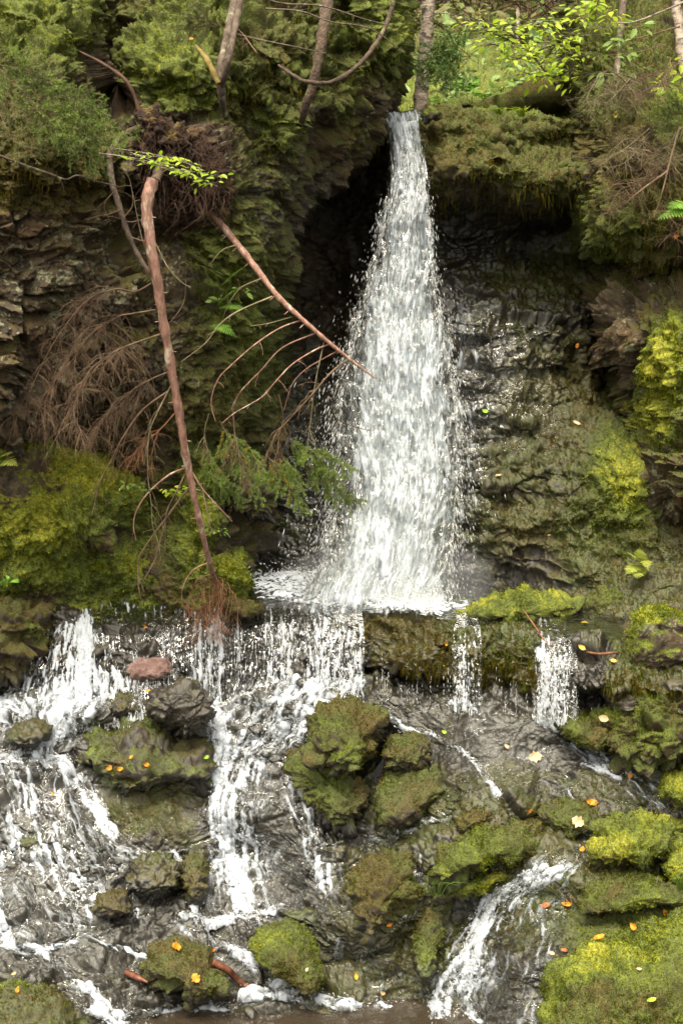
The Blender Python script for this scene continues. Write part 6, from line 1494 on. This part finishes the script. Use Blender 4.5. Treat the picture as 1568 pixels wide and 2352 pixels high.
# the fall
WL = lambda v: poly(v, (255, 872), (265, 874), (300, 886), (340, 896), (400, 896), (450, 884), (500, 866), (560, 858), (640, 838), (700, 822), (800, 792), (900, 768), (1000, 760), (1100, 764), (1200, 750), (1300, 735), (1360, 700), (1400, 690))
WR = lambda v: poly(v, (255, 962), (265, 968), (300, 965), (340, 972), (400, 984), (500, 994), (600, 1000), (700, 1012), (800, 1034), (900, 1052), (1000, 1062), (1100, 1062), (1200, 1052), (1300, 1042), (1400, 1040))
WY = lambda v: poly(v, (240, 12.55), (262, 12.30), (280, 12.12), (400, 11.92), (600, 11.72), (800, 11.52), (1000, 11.32), (1200, 11.08), (1330, 10.88), (1405, 10.72))
def make_fall():
    pos = []; wts = []; lay = []
    for li, (off, wk, seed, a) in enumerate(((0.10, 1.0, 1, 1.0), (0.0, 1.03, 2, .90), (-0.10, .96, 3, .74))):
        vs = np.arange(258, 1408, 2.0); s = np.linspace(-1, 1, 230)
        S, V = np.meshgrid(s, vs)
        c = (WL(V) + WR(V)) / 2; hw = (WR(V) - WL(V)) / 2 * wk
        wob = 3.5 * perlin(np.stack([V / 70, S * 2, 0 * V + li * 3], -1), 1, 700 + li) + 7 * perlin(np.stack([V / 130, 0 * S, 0 * V], -1), 1, 705) * smooth(V, 300, 400)
        U = c + hw * S + wob
        Y = WY(V) + off * smooth(V, 262, 420) - 0.10 * (1 - S * S)
        P = pt(U, V, Y)
        px = (U - 784) * 1.0
        # long strands plus short clots, following the fall
        A = np.stack([S * hw / 11.0, V / 46.0, 0 * V + li * 9], -1); B = np.stack([S * hw / 24.0, V / 110.0, 0 * V + li * 5], -1); C = np.stack([S * hw / 5.5, V / 20.0, 0 * V + li * 7], -1)
        n = rank(perlin(C, 1, 710) * .55 + perlin(A, 1, 712) + perlin(B, 1, 714) * .9 + .5 * perlin(np.stack([S * 1.5, V / 210, 0 * V], -1), 1, 716 + li))
        wide = smooth(V, 520, 300); rag = .30 * perlin(np.stack([S * hw / 13., V / 60., 0 * V + li * 4], -1), 1, 750) + .16 * perlin(np.stack([S * hw / 5., V / 22., 0 * V + li * 4], -1), 1, 752)
        aS = np.abs(S) + rag; edge = (1 - smooth(aS, .62, .98)) * (1 - wide) + wide * (1 - smooth(aS, .78, 1.02)); edge = edge * smooth(1 - np.abs(S), 0, .08)
        prof = .06 + .94 * edge
        leftthin = (1 - .42 * smooth(-S, .40, .72) * smooth(V, 400, 500) * smooth(V, 1380, 1250)) * (1 - .25 * smooth(S, .6, .85) * smooth(V, 700, 900)); leftthin = leftthin * (1 - 0.22 * smooth(-S, .1, .7) * smooth(V, 700, 900) * smooth(V, 1330, 1200))
        body = np.interp(V, [258, 300, 420, 560, 760, 1000, 1180, 1300, 1400], [1.0, 1.0, .96, .96, .95, .90, .86, .96, 1.0])
        den = a * prof * body * leftthin
        n2 = rank(perlin(A * .8, 1, 730 + li) + 1.2 * perlin(B, 1, 732 + li))
        if li == 0: f = np.clip(den, 0, 1) ** 1.2 * (.62 + .45 * n2) * smooth(n + 1.2 * den, .50, 1.0)
        else: f = cover(n, np.clip(den, 0, 1) ** 2 * (.50, .34)[li - 1], .55)
        f = f * smooth(den, .05, .25)
        P = P + np.array([0, -1, 0]) * (0.05 * (n - .5) * smooth(V, 262, 400))[..., None]
        P[..., 2] += (.035 * perlin(np.stack([S * 2.2, 0 * S, 0 * S], -1), 1, 760) + .012 * perlin(np.stack([S * 9, 0 * S, 0 * S], -1), 1, 761)) * smooth(V, 300, 258)
        f = f * (1 - .75 * smooth(perlin(np.stack([S * 5, V / 16, 0 * S + li], -1), 1, 763), .05, .35) * smooth(V, 285, 262))
        bk = np.repeat(P[:1], 10, 0); kk = np.linspace(1.0, .06, 10)[:, None]        # the brook above the lip
        bk[..., 1] += kk; bk[..., 2] += -0.02 * kk + .008 * perlin(bk, 9, 740); P = np.concatenate([bk, P]); f = np.concatenate([f[8:18], f]); V = np.concatenate([np.repeat(V[:1], 10, 0), V]); U = np.concatenate([np.repeat(U[:1], 10, 0), U])
        o = obj('waterfall', P, grid_faces(*U.shape), WHITE, attrs=dict(foam=f, film=.5 + 0 * f)); tag(o, kind='structure')
        w_ = np.clip(f, 0, 1) ** 1.2 * smooth(V, 270, 420)
        idx = rng.choice(w_.size, 900, p=w_.ravel() / w_.sum())
        pos.append(P.reshape(-1, 3)[idx] + rng.normal(0, .014, (900, 3)) - np.array([0, .02, 0]) * rng.exponential(1, (900, 1)))
    p = np.concatenate(pos); n = len(p); sz = rng.lognormal(0, .42, n)
    drops('spray', p, np.tile([0, -.1, -1.0], (n, 1)) + rng.normal(0, .10, (n, 3)), .016 * sz, .0024 * sz)
    # flung drops along both edges
    q = 4200
    v = rng.uniform(380, 1400, q); sd = rng.random(q) < .6
    e = rng.exponential(1, q) * np.interp(v, [380, 600, 900, 1400], [4, 10, 20, 26])
    u = np.where(sd, WL(v) + 20 - e, WR(v) - 14 + e * .7)
    P = pt(u, v, WY(v) - .08 + rng.normal(0, .07, q)); sz = rng.lognormal(0, .4, q)
    slant = np.where(sd, -.28, .22)
    drops('spray', P, np.stack([slant + rng.normal(0, .1, q), -.1 + 0 * v, -1 + 0 * v], -1), .011 * sz, .0017 * sz)
make_fall()

# shallow brown pool at the very bottom
def make_lower_pool():
    us = np.arange(-260, 1300, 6.0); k = np.linspace(0, 1, 120)
    U, K = np.meshgrid(us, k)
    zl = CAMZ + tanv(2325) * 8.72
    P = ptz(U, 8.95 - K * 2.2, zl + 0 * U)
    P[..., 2] += 0.006 * fbm(P * np.array([1, 1.6, 1]), 9, 2, 805)
    o = obj('lower_pool_water', P, grid_faces(*U.shape), POOL); tag(o, kind='structure')
make_lower_pool()

# water seeping down the wall beside the fall
def make_seep():
    U, V, P, N, at = SURF['rock_wall']
    uu, vv = proj(P)
    m = smooth(vv, 665, 730) * smooth(vv, 1420, 1350) * smooth(uu, 985, 1010) * np.maximum(smooth(uu, 1340, 1180) * smooth(vv, 1080, 960), smooth(uu, 1150, 1090))
    m = np.maximum(m, smooth(uu, 620, 650) * smooth(uu, 840, 800) * smooth(vv, 880, 1000) * smooth(vv, 1440, 1380))
    near = smooth(uu, 1120, 1050) * smooth(vv, 640, 800) * (uu > 900) + smooth(uu, 690, 760) * smooth(vv, 1080, 1220) * (uu < 850)
    n = lic(U.shape, 0 * U + .15, 1 + 0 * U, 8, 61, 1)
    f = cover(n, .05 * m + .42 * np.clip(near, 0, 1), .5) * .55 * smooth(near, .02, .3) + .3 * cover(n, .045 * m, .15) * m
    k = (m > .05).ravel()[grid_faces(*U.shape)].all(1)
    o = obj('seeping_water', P + N * .008, grid_faces(*U.shape)[k], WHITE, attrs=dict(foam=f * (m > .05), film=.55 * m)); tag(o, kind='structure')
make_seep()
# spray hanging over the foot of the fall
def make_mist():
    D, Fc = ico(3)
    c = pt(900, 1335, 10.95)
    V = c + D * np.array([0.78, .34, .34]) * (1 + .12 * perlin(D, 2, 880))[:, None]
    T = NT('mist'); vol = T.n('ShaderNodeVolumePrincipled'); vol.inputs['Density'].default_value = .42
    vol.inputs['Color'].default_value = (.92, .95, 1, 1); T.t.links.new(vol.outputs[0], T.out.inputs['Volume'])
    o = obj('mist', V, Fc, T.m); tag(o, kind='stuff')
make_mist()
